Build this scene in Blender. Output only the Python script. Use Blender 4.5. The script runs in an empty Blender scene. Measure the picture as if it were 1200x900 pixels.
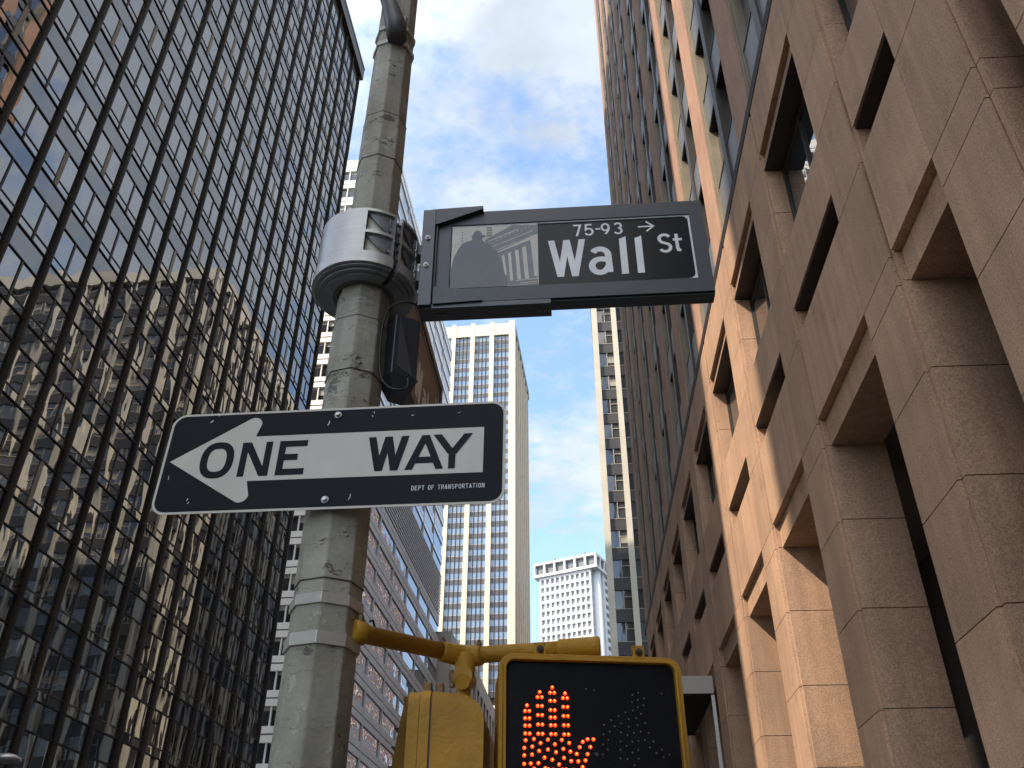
import bpy, math, random
from mathutils import Vector, Matrix
R = math.radians
random.seed(7)
D = bpy.data; SC = bpy.context.scene; COL = SC.collection

# ------------------------------------------------------------------ camera
F_PX, PITCH, YAW, ROLL, CZ = 1040.0, 33.7, 3.6, 0.15, 1.6
cam = D.objects.new('camera', D.cameras.new('camera')); COL.objects.link(cam); SC.camera = cam
cam.data.sensor_width = 36.0; cam.data.lens = 36.0 * F_PX / 1200.0
cam.data.clip_start = 0.05; cam.data.clip_end = 3000
cam.location = (0, 0, CZ)
cam.rotation_euler = (Matrix.Rotation(R(YAW), 3, 'Z') @ Matrix.Rotation(R(90 + PITCH), 3, 'X') @ Matrix.Rotation(R(ROLL), 3, 'Z')).to_euler()

# ------------------------------------------------------------------ sky and sun
SUN_AZ, SUN_EL = 60.0, 44.5          # behind and to the left
to_sun = Vector((-math.sin(R(SUN_AZ)) * math.cos(R(SUN_EL)), -math.cos(R(SUN_AZ)) * math.cos(R(SUN_EL)), math.sin(R(SUN_EL))))
W = D.worlds.new('World'); SC.world = W; W.use_nodes = True
nt = W.node_tree; N = nt.nodes; L = nt.links; N.clear()
out = N.new('ShaderNodeOutputWorld'); bg = N.new('ShaderNodeBackground')
sky = N.new('ShaderNodeTexSky'); sky.sky_type = 'NISHITA'; sky.sun_disc = False
sky.sun_elevation = R(SUN_EL); sky.sun_rotation = math.atan2(to_sun.x, to_sun.y)
sky.air_density = 1.0; sky.dust_density = 0.6; sky.ozone_density = 1.0
tc = N.new('ShaderNodeTexCoord'); sep = N.new('ShaderNodeSeparateXYZ'); L.new(tc.outputs['Generated'], sep.inputs[0])
zz = N.new('ShaderNodeMath'); zz.operation = 'MAXIMUM'; zz.inputs[1].default_value = 0.02; L.new(sep.outputs[2], zz.inputs[0])
za = N.new('ShaderNodeMath'); za.operation = 'ADD'; za.inputs[1].default_value = 0.12; L.new(zz.outputs[0], za.inputs[0])
cmb = N.new('ShaderNodeCombineXYZ')
for i in (0, 1):
    d = N.new('ShaderNodeMath'); d.operation = 'DIVIDE'; L.new(sep.outputs[i], d.inputs[0]); L.new(za.outputs[0], d.inputs[1]); L.new(d.outputs[0], cmb.inputs[i])
mp = N.new('ShaderNodeMapping'); L.new(cmb.outputs[0], mp.inputs[0]); mp.inputs['Location'].default_value = (3.1, 1.35, 0)
n1 = N.new('ShaderNodeTexNoise'); n1.inputs['Scale'].default_value = 2.3; n1.inputs['Detail'].default_value = 9; n1.inputs['Roughness'].default_value = 0.62; n1.inputs['Distortion'].default_value = 0.35
n2 = N.new('ShaderNodeTexNoise'); n2.inputs['Scale'].default_value = 13.0; n2.inputs['Detail'].default_value = 6; n2.inputs['Roughness'].default_value = 0.6
L.new(mp.outputs[0], n1.inputs['Vector']); L.new(mp.outputs[0], n2.inputs['Vector'])
mm = N.new('ShaderNodeMath'); mm.operation = 'MULTIPLY_ADD'; mm.inputs[1].default_value = 0.66; L.new(n2.outputs['Fac'], mm.inputs[0]); L.new(n1.outputs['Fac'], mm.inputs[2])
cv = N.new('ShaderNodeMath'); cv.operation = 'MULTIPLY_ADD'; cv.inputs[1].default_value = 0.42; cv.inputs[2].default_value = -0.42; L.new(zz.outputs[0], cv.inputs[0])
cx = N.new('ShaderNodeMath'); cx.operation = 'MULTIPLY_ADD'; cx.inputs[1].default_value = 0.30; L.new(sep.outputs[0], cx.inputs[0]); L.new(cv.outputs[0], cx.inputs[2])
cs = N.new('ShaderNodeMath'); cs.operation = 'ADD'; L.new(mm.outputs[0], cs.inputs[0]); L.new(cx.outputs[0], cs.inputs[1])
rmp = N.new('ShaderNodeValToRGB'); L.new(cs.outputs[0], rmp.inputs[0])
rmp.color_ramp.elements[0].position = 0.57; rmp.color_ramp.elements[0].color = (0.06, 0.06, 0.06, 1)
rmp.color_ramp.elements[1].position = 0.80; rmp.color_ramp.elements[1].color = (0.93, 0.93, 0.93, 1)
tint = N.new('ShaderNodeMixRGB'); tint.blend_type = 'MULTIPLY'; tint.inputs[0].default_value = 1; tint.inputs[2].default_value = (1.34, 1.42, 1.46, 1)
L.new(sky.outputs[0], tint.inputs[1])
mx = N.new('ShaderNodeMixRGB'); hz = N.new('ShaderNodeMapRange'); hz.inputs[1].default_value = 0.05; hz.inputs[2].default_value = 0.50; hz.inputs[3].default_value = 0.62; hz.inputs[4].default_value = 0.0; L.new(sep.outputs[2], hz.inputs[0])
hm = N.new('ShaderNodeMath'); hm.operation = 'MAXIMUM'; L.new(rmp.outputs[0], hm.inputs[0]); L.new(hz.outputs[0], hm.inputs[1]); L.new(hm.outputs[0], mx.inputs[0]); L.new(tint.outputs[0], mx.inputs[1]); mx.inputs[2].default_value = (6.0, 6.35, 6.9, 1)
# out-of-view clouds on the sun's side are boosted and warmed as fill light
dt = N.new('ShaderNodeVectorMath'); dt.operation = 'DOT_PRODUCT'; L.new(tc.outputs['Generated'], dt.inputs[0]); dt.inputs[1].default_value = tuple(to_sun)
mrs = N.new('ShaderNodeMapRange'); mrs.inputs[1].default_value = 0.42; mrs.inputs[2].default_value = 1.0; mrs.inputs[3].default_value = 0.92; mrs.inputs[4].default_value = 7.0; L.new(dt.outputs['Value'], mrs.inputs[0])
cm = N.new('ShaderNodeMixRGB'); cm.blend_type = 'MULTIPLY'; cm.inputs[0].default_value = 1; cm.inputs[1].default_value = (2.95, 3.25, 3.6, 1); 
wr = N.new('ShaderNodeVectorMath'); wr.operation = 'SCALE'; L.new(mrs.outputs[0], wr.inputs['Scale'])
wc = N.new('ShaderNodeMixRGB'); wf = N.new('ShaderNodeMapRange'); wf.inputs[1].default_value = 0.40; wf.inputs[2].default_value = 0.75; L.new(dt.outputs['Value'], wf.inputs[0]); L.new(wf.outputs[0], wc.inputs[0])
wc.inputs[1].default_value = (1, 1, 1, 1); wc.inputs[2].default_value = (1.14, 0.98, 0.80, 1); L.new(wc.outputs[0], wr.inputs[0]); L.new(wr.outputs[0], cm.inputs[2])
n3 = N.new('ShaderNodeTexNoise'); n3.inputs['Scale'].default_value = 4.5; n3.inputs['Detail'].default_value = 7; n3.inputs['Roughness'].default_value = 0.6; L.new(mp.outputs[0], n3.inputs['Vector'])
sh = N.new('ShaderNodeMapRange'); sh.inputs[1].default_value = 0.34; sh.inputs[2].default_value = 0.62; sh.inputs[3].default_value = 0.84; sh.inputs[4].default_value = 1.10; L.new(n3.outputs['Fac'], sh.inputs[0])
cm2 = N.new('ShaderNodeMixRGB'); cm2.blend_type = 'MULTIPLY'; cm2.inputs[0].default_value = 1; L.new(cm.outputs[0], cm2.inputs[1]); L.new(sh.outputs[0], cm2.inputs[2]); L.new(cm2.outputs[0], mx.inputs[2])
L.new(mx.outputs[0], bg.inputs[0]); bg.inputs[1].default_value = 0.15; L.new(bg.outputs[0], out.inputs[0])
sun = D.objects.new('sun', D.lights.new('sun', 'SUN')); COL.objects.link(sun)
sun.data.energy = 3.8; sun.data.angle = R(0.5); sun.data.color = (1.0, 0.85, 0.68)
sun.rotation_euler = to_sun.to_track_quat('Z', 'Y').to_euler(); sun.location = (-40, -40, 150)
SC.view_settings.view_transform = 'Standard'; SC.view_settings.look = 'None'
SC.view_settings.gamma = 1; SC.view_settings.use_curve_mapping = False
SC.view_settings.exposure = 1.0

# ------------------------------------------------------------------ materials
def newmat(name):
    m = D.materials.new(name); m.use_nodes = True
    return m, m.node_tree.nodes, m.node_tree.links, m.node_tree.nodes['Principled BSDF']
def mat(name, col, rough=0.6, metal=0.0, var=0.0, vscale=3.0, bump=0.0, bscale=40.0, ior=None, spec=None, stretch=None, col2=None, detail=6):
    m, n, l, b = newmat(name)
    b.inputs['Base Color'].default_value = (*col, 1); b.inputs['Roughness'].default_value = rough; b.inputs['Metallic'].default_value = metal
    if ior: b.inputs['IOR'].default_value = ior
    if spec is not None: b.inputs['Specular IOR Level'].default_value = spec
    if var or bump:
        t = n.new('ShaderNodeTexCoord'); mp = n.new('ShaderNodeMapping'); l.new(t.outputs['Object'], mp.inputs[0])
        if stretch: mp.inputs['Scale'].default_value = stretch
    if var:
        x = n.new('ShaderNodeTexNoise'); x.inputs['Scale'].default_value = vscale; x.inputs['Detail'].default_value = detail; x.inputs['Roughness'].default_value = 0.65
        l.new(mp.outputs[0], x.inputs['Vector'])
        mr = n.new('ShaderNodeMapRange'); mr.inputs[1].default_value = 0.3; mr.inputs[2].default_value = 0.7; l.new(x.outputs['Fac'], mr.inputs[0])
        mc = n.new('ShaderNodeMixRGB'); l.new(mr.outputs[0], mc.inputs[0])
        c2 = col2 if col2 else tuple(c * (1 - var) for c in col)
        c1 = col if col2 else tuple(min(1, c * (1 + var)) for c in col)
        mc.inputs[1].default_value = (*c2, 1); mc.inputs[2].default_value = (*c1, 1); l.new(mc.outputs[0], b.inputs['Base Color'])
    if bump:
        y = n.new('ShaderNodeTexNoise'); y.inputs['Scale'].default_value = bscale; y.inputs['Detail'].default_value = 4; l.new(mp.outputs[0], y.inputs['Vector'])
        bp = n.new('ShaderNodeBump'); bp.inputs['Strength'].default_value = bump; bp.inputs['Distance'].default_value = 0.01; l.new(y.outputs['Fac'], bp.inputs['Height']); l.new(bp.outputs[0], b.inputs['Normal'])
    return m
def granite(name, a, bcol, speck=0.5, rough=0.75):
    m, n, l, b = newmat(name); b.inputs['Roughness'].default_value = rough
    t = n.new('ShaderNodeTexCoord')
    s1 = n.new('ShaderNodeTexNoise'); s1.inputs['Scale'].default_value = 38; s1.inputs['Detail'].default_value = 3; s1.inputs['Roughness'].default_value = 0.75
    s2 = n.new('ShaderNodeTexNoise'); s2.inputs['Scale'].default_value = 0.45; s2.inputs['Detail'].default_value = 7; s2.inputs['Roughness'].default_value = 0.6
    s3 = n.new('ShaderNodeTexVoronoi'); s3.inputs['Scale'].default_value = 85
    for s in (s1, s2, s3): l.new(t.outputs['Object'], s.inputs['Vector'])
    mr = n.new('ShaderNodeMapRange'); mr.inputs[1].default_value = 0.34; mr.inputs[2].default_value = 0.66; l.new(s1.outputs['Fac'], mr.inputs[0])
    mc = n.new('ShaderNodeMixRGB'); mc.inputs[1].default_value = (*a, 1); mc.inputs[2].default_value = (*bcol, 1); l.new(mr.outputs[0], mc.inputs[0])
    m2 = n.new('ShaderNodeMixRGB'); m2.blend_type = 'MULTIPLY'; m2.inputs[0].default_value = speck
    l.new(mc.outputs[0], m2.inputs[1]); l.new(s3.outputs['Color'], m2.inputs[2])
    hs = n.new('ShaderNodeHueSaturation'); hs.inputs['Saturation'].default_value = 0.0; l.new(s3.outputs['Color'], hs.inputs['Color']); l.new(hs.outputs[0], m2.inputs[2])
    mr2 = n.new('ShaderNodeMapRange'); mr2.inputs[1].default_value = 0.3; mr2.inputs[2].default_value = 0.7; mr2.inputs[3].default_value = 0.80; mr2.inputs[4].default_value = 1.15; l.new(s2.outputs['Fac'], mr2.inputs[0])
    m3 = n.new('ShaderNodeMixRGB'); m3.blend_type = 'MULTIPLY'; m3.inputs[0].default_value = 1; l.new(m2.outputs[0], m3.inputs[1]); l.new(mr2.outputs[0], m3.inputs[2])
    # faint vertical rain streaks
    mps = n.new('ShaderNodeMapping'); mps.inputs['Scale'].default_value = (3, 3, 0.12); l.new(t.outputs['Object'], mps.inputs[0])
    s4 = n.new('ShaderNodeTexNoise'); s4.inputs['Scale'].default_value = 1.6; s4.inputs['Detail'].default_value = 5; l.new(mps.outputs[0], s4.inputs['Vector'])
    mr4 = n.new('ShaderNodeMapRange'); mr4.inputs[1].default_value = 0.35; mr4.inputs[2].default_value = 0.65; mr4.inputs[3].default_value = 0.86; mr4.inputs[4].default_value = 1.05; l.new(s4.outputs['Fac'], mr4.inputs[0])
    m5 = n.new('ShaderNodeMixRGB'); m5.blend_type = 'MULTIPLY'; m5.inputs[0].default_value = 1; l.new(m3.outputs[0], m5.inputs[1]); l.new(mr4.outputs[0], m5.inputs[2])
    gi = n.new('ShaderNodeNewGeometry'); mri = n.new('ShaderNodeMapRange'); mri.inputs[3].default_value = 0.90; mri.inputs[4].default_value = 1.08; l.new(gi.outputs['Random Per Island'], mri.inputs[0])
    m6 = n.new('ShaderNodeMixRGB'); m6.blend_type = 'MULTIPLY'; m6.inputs[0].default_value = 1; l.new(m5.outputs[0], m6.inputs[1]); l.new(mri.outputs[0], m6.inputs[2])
    # blotchy stains of soot
    s6 = n.new('ShaderNodeTexNoise'); s6.inputs['Scale'].default_value = 1.3; s6.inputs['Detail'].default_value = 9; s6.inputs['Roughness'].default_value = 0.7; l.new(t.outputs['Object'], s6.inputs['Vector'])
    mr6 = n.new('ShaderNodeMapRange'); mr6.inputs[1].default_value = 0.55; mr6.inputs[2].default_value = 0.70; mr6.inputs[3].default_value = 1.0; mr6.inputs[4].default_value = 0.74; l.new(s6.outputs['Fac'], mr6.inputs[0])
    m7 = n.new('ShaderNodeMixRGB'); m7.blend_type = 'MULTIPLY'; m7.inputs[0].default_value = 1; l.new(m6.outputs[0], m7.inputs[1]); l.new(mr6.outputs[0], m7.inputs[2])
    l.new(m7.outputs[0], b.inputs['Base Color'])
    bp = n.new('ShaderNodeBump'); bp.inputs['Strength'].default_value = 0.35; bp.inputs['Distance'].default_value = 0.004; l.new(s1.outputs['Fac'], bp.inputs['Height']); l.new(bp.outputs[0], b.inputs['Normal'])
    return m
def glass(name, col, ior=2.0, rough=0.015, wob=0.02, wscale=(0.9, 0.9, 0.35), fine=0.0):
    m, n, l, b = newmat(name)
    b.inputs['Base Color'].default_value = (*col, 1); b.inputs['Roughness'].default_value = rough; b.inputs['IOR'].default_value = ior
    t = n.new('ShaderNodeTexCoord'); mp = n.new('ShaderNodeMapping'); mp.inputs['Scale'].default_value = wscale
    gi = n.new('ShaderNodeNewGeometry'); off = n.new('ShaderNodeVectorMath'); off.operation = 'MULTIPLY_ADD'; cmbx = n.new('ShaderNodeCombineXYZ')
    for i in range(3): l.new(gi.outputs['Random Per Island'], cmbx.inputs[i])
    off.inputs[1].default_value = (37, 19, 53); l.new(cmbx.outputs[0], off.inputs[0]); l.new(t.outputs['Object'], off.inputs[2]); l.new(off.outputs[0], mp.inputs[0])
    vr = n.new('ShaderNodeMapRange'); vr.inputs[1].default_value = 0.55; vr.inputs[2].default_value = 1.0; l.new(gi.outputs['Random Per Island'], vr.inputs[0])
    vm = n.new('ShaderNodeMixRGB'); l.new(vr.outputs[0], vm.inputs[0]); vm.inputs[1].default_value = (*col, 1); vm.inputs[2].default_value = (*[c * 2.2 + 0.012 for c in col], 1); l.new(vm.outputs[0], b.inputs['Base Color'])
    x = n.new('ShaderNodeTexNoise'); x.inputs['Scale'].default_value = 1.0; x.inputs['Detail'].default_value = 1.5; l.new(mp.outputs[0], x.inputs['Vector'])
    bp = n.new('ShaderNodeBump'); bp.inputs['Strength'].default_value = 1.0; bp.inputs['Distance'].default_value = wob; l.new(x.outputs['Fac'], bp.inputs['Height'])
    last = bp
    if fine:
        y = n.new('ShaderNodeTexNoise'); y.inputs['Scale'].default_value = 22; y.inputs['Detail'].default_value = 1; l.new(t.outputs['Object'], y.inputs['Vector'])
        b2 = n.new('ShaderNodeBump'); b2.inputs['Strength'].default_value = 1.0; b2.inputs['Distance'].default_value = fine; l.new(y.outputs['Fac'], b2.inputs['Height']); l.new(bp.outputs[0], b2.inputs['Normal']); last = b2
    l.new(last.outputs[0], b.inputs['Normal'])
    return m
def emis(name, col, st):
    m, n, l, b = newmat(name); b.inputs['Base Color'].default_value = (*col, 1); b.inputs['Emission Color'].default_value = (*col, 1); b.inputs['Emission Strength'].default_value = st
    return m
def polestuff():
    m, n, l, b = newmat('pole_concrete_paint'); b.inputs['Roughness'].default_value = 0.62
    t = n.new('ShaderNodeTexCoord')
    def noise(sc, det, scale=None, rough=0.6):
        x = n.new('ShaderNodeTexNoise'); x.inputs['Scale'].default_value = sc; x.inputs['Detail'].default_value = det; x.inputs['Roughness'].default_value = rough
        if scale:
            mp = n.new('ShaderNodeMapping'); mp.inputs['Scale'].default_value = scale; l.new(t.outputs['Object'], mp.inputs[0]); l.new(mp.outputs[0], x.inputs['Vector'])
        else: l.new(t.outputs['Object'], x.inputs['Vector'])
        return x
    def rng(s, a, c, d, e):
        q = n.new('ShaderNodeMapRange'); q.inputs[1].default_value = a; q.inputs[2].default_value = c; q.inputs[3].default_value = d; q.inputs[4].default_value = e; l.new(s, q.inputs[0]); return q.outputs[0]
    def mix(f, a, c, mode='MIX'):
        q = n.new('ShaderNodeMixRGB'); q.blend_type = mode
        for i, v in ((0, f), (1, a), (2, c)):
            if isinstance(v, (int, float)): q.inputs[i].default_value = v
            elif isinstance(v, tuple): q.inputs[i].default_value = (*v, 1)
            else: l.new(v, q.inputs[i])
        return q.outputs[0]
    a = noise(5, 8); s = noise(14, 6, (1, 1, 0.12)); f = noise(90, 3)
    base = mix(rng(a.outputs['Fac'], .38, .62, 0, 1), (0.25, 0.235, 0.185), (0.36, 0.345, 0.285))
    base = mix(rng(s.outputs['Fac'], .50, .72, 0, 0.55), base, (0.11, 0.10, 0.08))
    p = noise(9, 7, None, 0.7); base = mix(rng(p.outputs['Fac'], .57, .60, 0, 0.5), base, (0.44, 0.43, 0.37))
    q = noise(7.3, 8, (1, 1, 1.8), 0.75); base = mix(rng(q.outputs['Fac'], .60, .62, 0, 0.85), base, (0.05, 0.045, 0.035))
    k = noise(2.2, 6, (.6, .6, 3.2), 0.6); ks = n.new('ShaderNodeMath'); ks.operation = 'SUBTRACT'; ks.inputs[1].default_value = 0.5; l.new(k.outputs['Fac'], ks.inputs[0])
    ka = n.new('ShaderNodeMath'); ka.operation = 'ABSOLUTE'; l.new(ks.outputs[0], ka.inputs[0])
    base = mix(rng(ka.outputs[0], .0, .0045, 0.6, 0), base, (0.07, 0.06, 0.045))
    base = mix(rng(f.outputs['Fac'], .3, .7, 0, 0.16), base, (0.08, 0.08, 0.07))
    l.new(base, b.inputs['Base Color'])
    hsum = n.new('ShaderNodeMath'); hsum.operation = 'MULTIPLY_ADD'; l.new(rng(p.outputs['Fac'], .555, .585, 0, 1), hsum.inputs[0]); hsum.inputs[1].default_value = 0.5; l.new(f.outputs['Fac'], hsum.inputs[2])
    bp = n.new('ShaderNodeBump'); bp.inputs['Strength'].default_value = 0.5; bp.inputs['Distance'].default_value = 0.003; l.new(hsum.outputs[0], bp.inputs['Height']); l.new(bp.outputs[0], b.inputs['Normal'])
    return m
M = {}
M['granite'] = granite('granite_polished', (0.33, 0.195, 0.122), (0.60, 0.385, 0.25), 0.36)
M['granite_rough'] = granite('granite_flamed', (0.18, 0.112, 0.078), (0.46, 0.31, 0.22), 0.5)
M['brick'] = granite('tower_brick', (0.36, 0.215, 0.15), (0.46, 0.28, 0.20), 0.15)
M['brick_dark'] = granite('brown_brick', (0.20, 0.11, 0.085), (0.27, 0.155, 0.12), 0.2)
M['joint'] = mat('joint_shadow', (0.035, 0.025, 0.02), 0.9)
M['shade_strip'] = mat('painted_shade_strip', (0.022, 0.014, 0.011), 0.6, 0, .2, 2, spec=.2)  # near-black: shade of the ledge recess put into the colour
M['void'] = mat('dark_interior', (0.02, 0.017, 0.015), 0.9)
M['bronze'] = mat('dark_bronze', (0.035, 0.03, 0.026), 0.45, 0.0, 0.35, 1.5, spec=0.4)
M['pier_bronze'] = mat('bronze_pier', (0.032, 0.027, 0.021), 0.5, 0.0, 0.6, 0.7, stretch=(1, 1, .1), spec=0.22)
M['olive'] = mat('olive_frame', (0.20, 0.17, 0.12), 0.5, 0, .2, 1)
M['greypanel'] = mat('grey_spandrel', (0.11, 0.115, 0.12), 0.4, 0, .15, .6, spec=.5)
M['black_glass'] = glass('smoked_vision_glass', (0.016, 0.014, 0.014), 3.1, 0.01, 0.009, (0.7, 0.7, 0.32))
M['black_spandrel'] = glass('smoked_spandrel_glass', (0.012, 0.014, 0.024), 2.3, 0.012, 0.006, (0.7, 0.7, 0.32), fine=0.00007)
M['tower_glass'] = glass('tower_glass', (0.02, 0.025, 0.03), 3.4, 0.01, 0.006)
M['dark_window'] = glass('dark_window', (0.055, 0.062, 0.068), 1.8, 0.04, 0.01)
M['slate'] = mat('slate_spandrel', (0.045, 0.046, 0.048), 0.5, 0, .15, .6)
M['blue_glass'] = glass('blue_glass', (0.085, 0.12, 0.16), 1.75, 0.06, 0.01)
M['dim_glass'] = glass('dim_glass', (0.02, 0.022, 0.025), 1.7, 0.05, 0.01)
M['mirror_glass'] = glass('silver_glass', (0.10, 0.11, 0.13), 3.6, 0.012, 0.02, (.5, .5, .5), fine=0.0)
M['mirror_band'] = glass('silver_spandrel_glass', (0.30, 0.31, 0.33), 2.6, 0.03, 0.01, (.5, .5, .5))
M['white'] = mat('white_panel', (0.80, 0.79, 0.76), 0.55, 0, .06, .5)
M['lightgrey'] = mat('pale_band', (0.42, 0.42, 0.43), 0.45, 0, .10, .6)
M['cream'] = mat('cream_stone', (0.62, 0.54, 0.41), 0.7, 0, .10, .35)
M['cream2'] = mat('cream_stone_b', (0.60, 0.565, 0.475), 0.7, 0, .12, .25)
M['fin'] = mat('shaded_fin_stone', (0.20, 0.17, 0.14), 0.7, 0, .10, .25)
M['far_glass'] = mat('pale_far_glazing', (0.40, 0.41, 0.43), 0.35, 0, .4, .3)
M['concrete'] = mat('grey_render', (0.36, 0.33, 0.30), 0.8, 0, .12, .4)
M['spandrel_brown'] = mat('spandrel_brown', (0.075, 0.077, 0.084), 0.5, 0, .15, .5)
M['white_far'] = mat('white_far_concrete', (0.62, 0.63, 0.65), 0.7, 0, .05, .2)
M['blind'] = mat('window_blind', (0.33, 0.31, 0.27), 0.7, 0, .25, .8)
M['pole'] = polestuff()
M['residue'] = mat('sticker_residue', (0.42, 0.41, 0.35), 0.8, 0, .5, 40, .5, 80)
M['steel'] = mat('stainless_band', (0.50, 0.49, 0.44), 0.38, 0.5, .15, 12)
M['alu'] = mat('brushed_aluminium', (0.44, 0.445, 0.44), 0.36, 0.65, .10, 8, .25, 140, stretch=(1, 1, 10))
M['alu_dark'] = mat('dull_aluminium', (0.26, 0.27, 0.29), 0.5, 0.75, .15, 9)
M['port'] = mat('port_cream', (0.72, 0.70, 0.60), 0.6, 0, .1, 20)
M['blackmetal'] = mat('black_powder_coat', (0.018, 0.022, 0.030), 0.42, 0, .18, 7, .08, 200, spec=.55)
M['blackmetal2'] = mat('black_powder_coat_b', (0.022, 0.026, 0.034), 0.36, 0, .2, 9, .08, 160, spec=.6)
M['signblack'] = mat('sign_black_sheet', (0.0075, 0.0085, 0.0105), 0.45, 0, .3, 5, spec=.10)
M['signwhite'] = mat('sign_white_sheet', (0.54, 0.505, 0.44), 0.42, 0, .09, 6, stretch=(1, 1, .25))
M['signedge'] = mat('sign_border', (0.6, 0.6, 0.58), 0.45, 0, .18, 25)
M['facewhite'] = mat('legend_white', (0.70, 0.71, 0.71), 0.35, 0, .12, 8)
M['panelblack'] = mat('panel_black', (0.008, 0.010, 0.014), 0.20, 0, .2, 4, spec=.17)
M['picbeige'] = mat('picture_beige', (0.50, 0.46, 0.40), 0.3, 0, .12, 14)
M['picgrey'] = mat('picture_grey', (0.075, 0.08, 0.09), 0.2, 0, .25, 30)
M['picdark'] = mat('picture_dark', (0.020, 0.026, 0.033), 0.2, spec=.25) if False else mat('picture_dark', (0.020, 0.028, 0.036), 0.2, 0, .3, 12)
M['brownmetal'] = mat('brown_sign_frame', (0.075, 0.052, 0.035), 0.4, 0, .2, 6, spec=.5)
M['brownface'] = mat('brown_sign_face', (0.085, 0.044, 0.022), 0.35, 0, .25, 5, spec=.3)
M['letterwhite'] = mat('sign_letter_white', (0.85, 0.85, 0.82), 0.5)
M['cablemat'] = mat('black_rubber', (0.012, 0.012, 0.013), 0.5)
M['yellow'] = mat('yellow_enamel', (0.46, 0.245, 0.022), 0.5, 0, .5, 7, .35, 55, spec=.22, col2=(0.27, 0.14, 0.018), detail=10)
M['yellow_dark'] = mat('yellow_enamel_worn', (0.22, 0.11, 0.016), 0.5, 0, .5, 14, .4, 60, col2=(0.10, 0.05, 0.012))
M['visor_dark'] = mat('visor_olive', (0.11, 0.060, 0.008), 0.6, 0, .4, 9, spec=.1)
M['lens'] = mat('signal_lens', (0.006, 0.006, 0.008), 0.35, 0, .3, 20, .15, 300, spec=.12)
M['rust'] = mat('rusty_bolt', (0.06, 0.045, 0.035), 0.6, .4, .4, 60)
M['led_on'] = emis('led_lit', (1.0, 0.035, 0.006), 1.7)
M['led_core'] = emis('led_lit_core', (1.0, 0.22, 0.04), 2.2)
M['led_off'] = mat('led_unlit', (0.16, 0.16, 0.15), 0.3)
M['asphalt'] = mat('asphalt', (0.04, 0.04, 0.042), 0.85, 0, .25, 2, .3, 60)
M['paving'] = mat('paving_concrete', (0.12, 0.117, 0.11), 0.85, 0, .15, 1.5)
M['kerb'] = mat('kerb_stone', (0.30, 0.30, 0.29), 0.8)
M['paint'] = mat('road_paint', (0.7, 0.7, 0.66), 0.7)
M['tan'] = mat('tan_brick', (0.33, 0.25, 0.19), 0.8, 0, .15, .5)
M['armdark'] = mat('galvanised_dark', (0.10, 0.10, 0.105), 0.5, .3, .2, 8)

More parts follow.
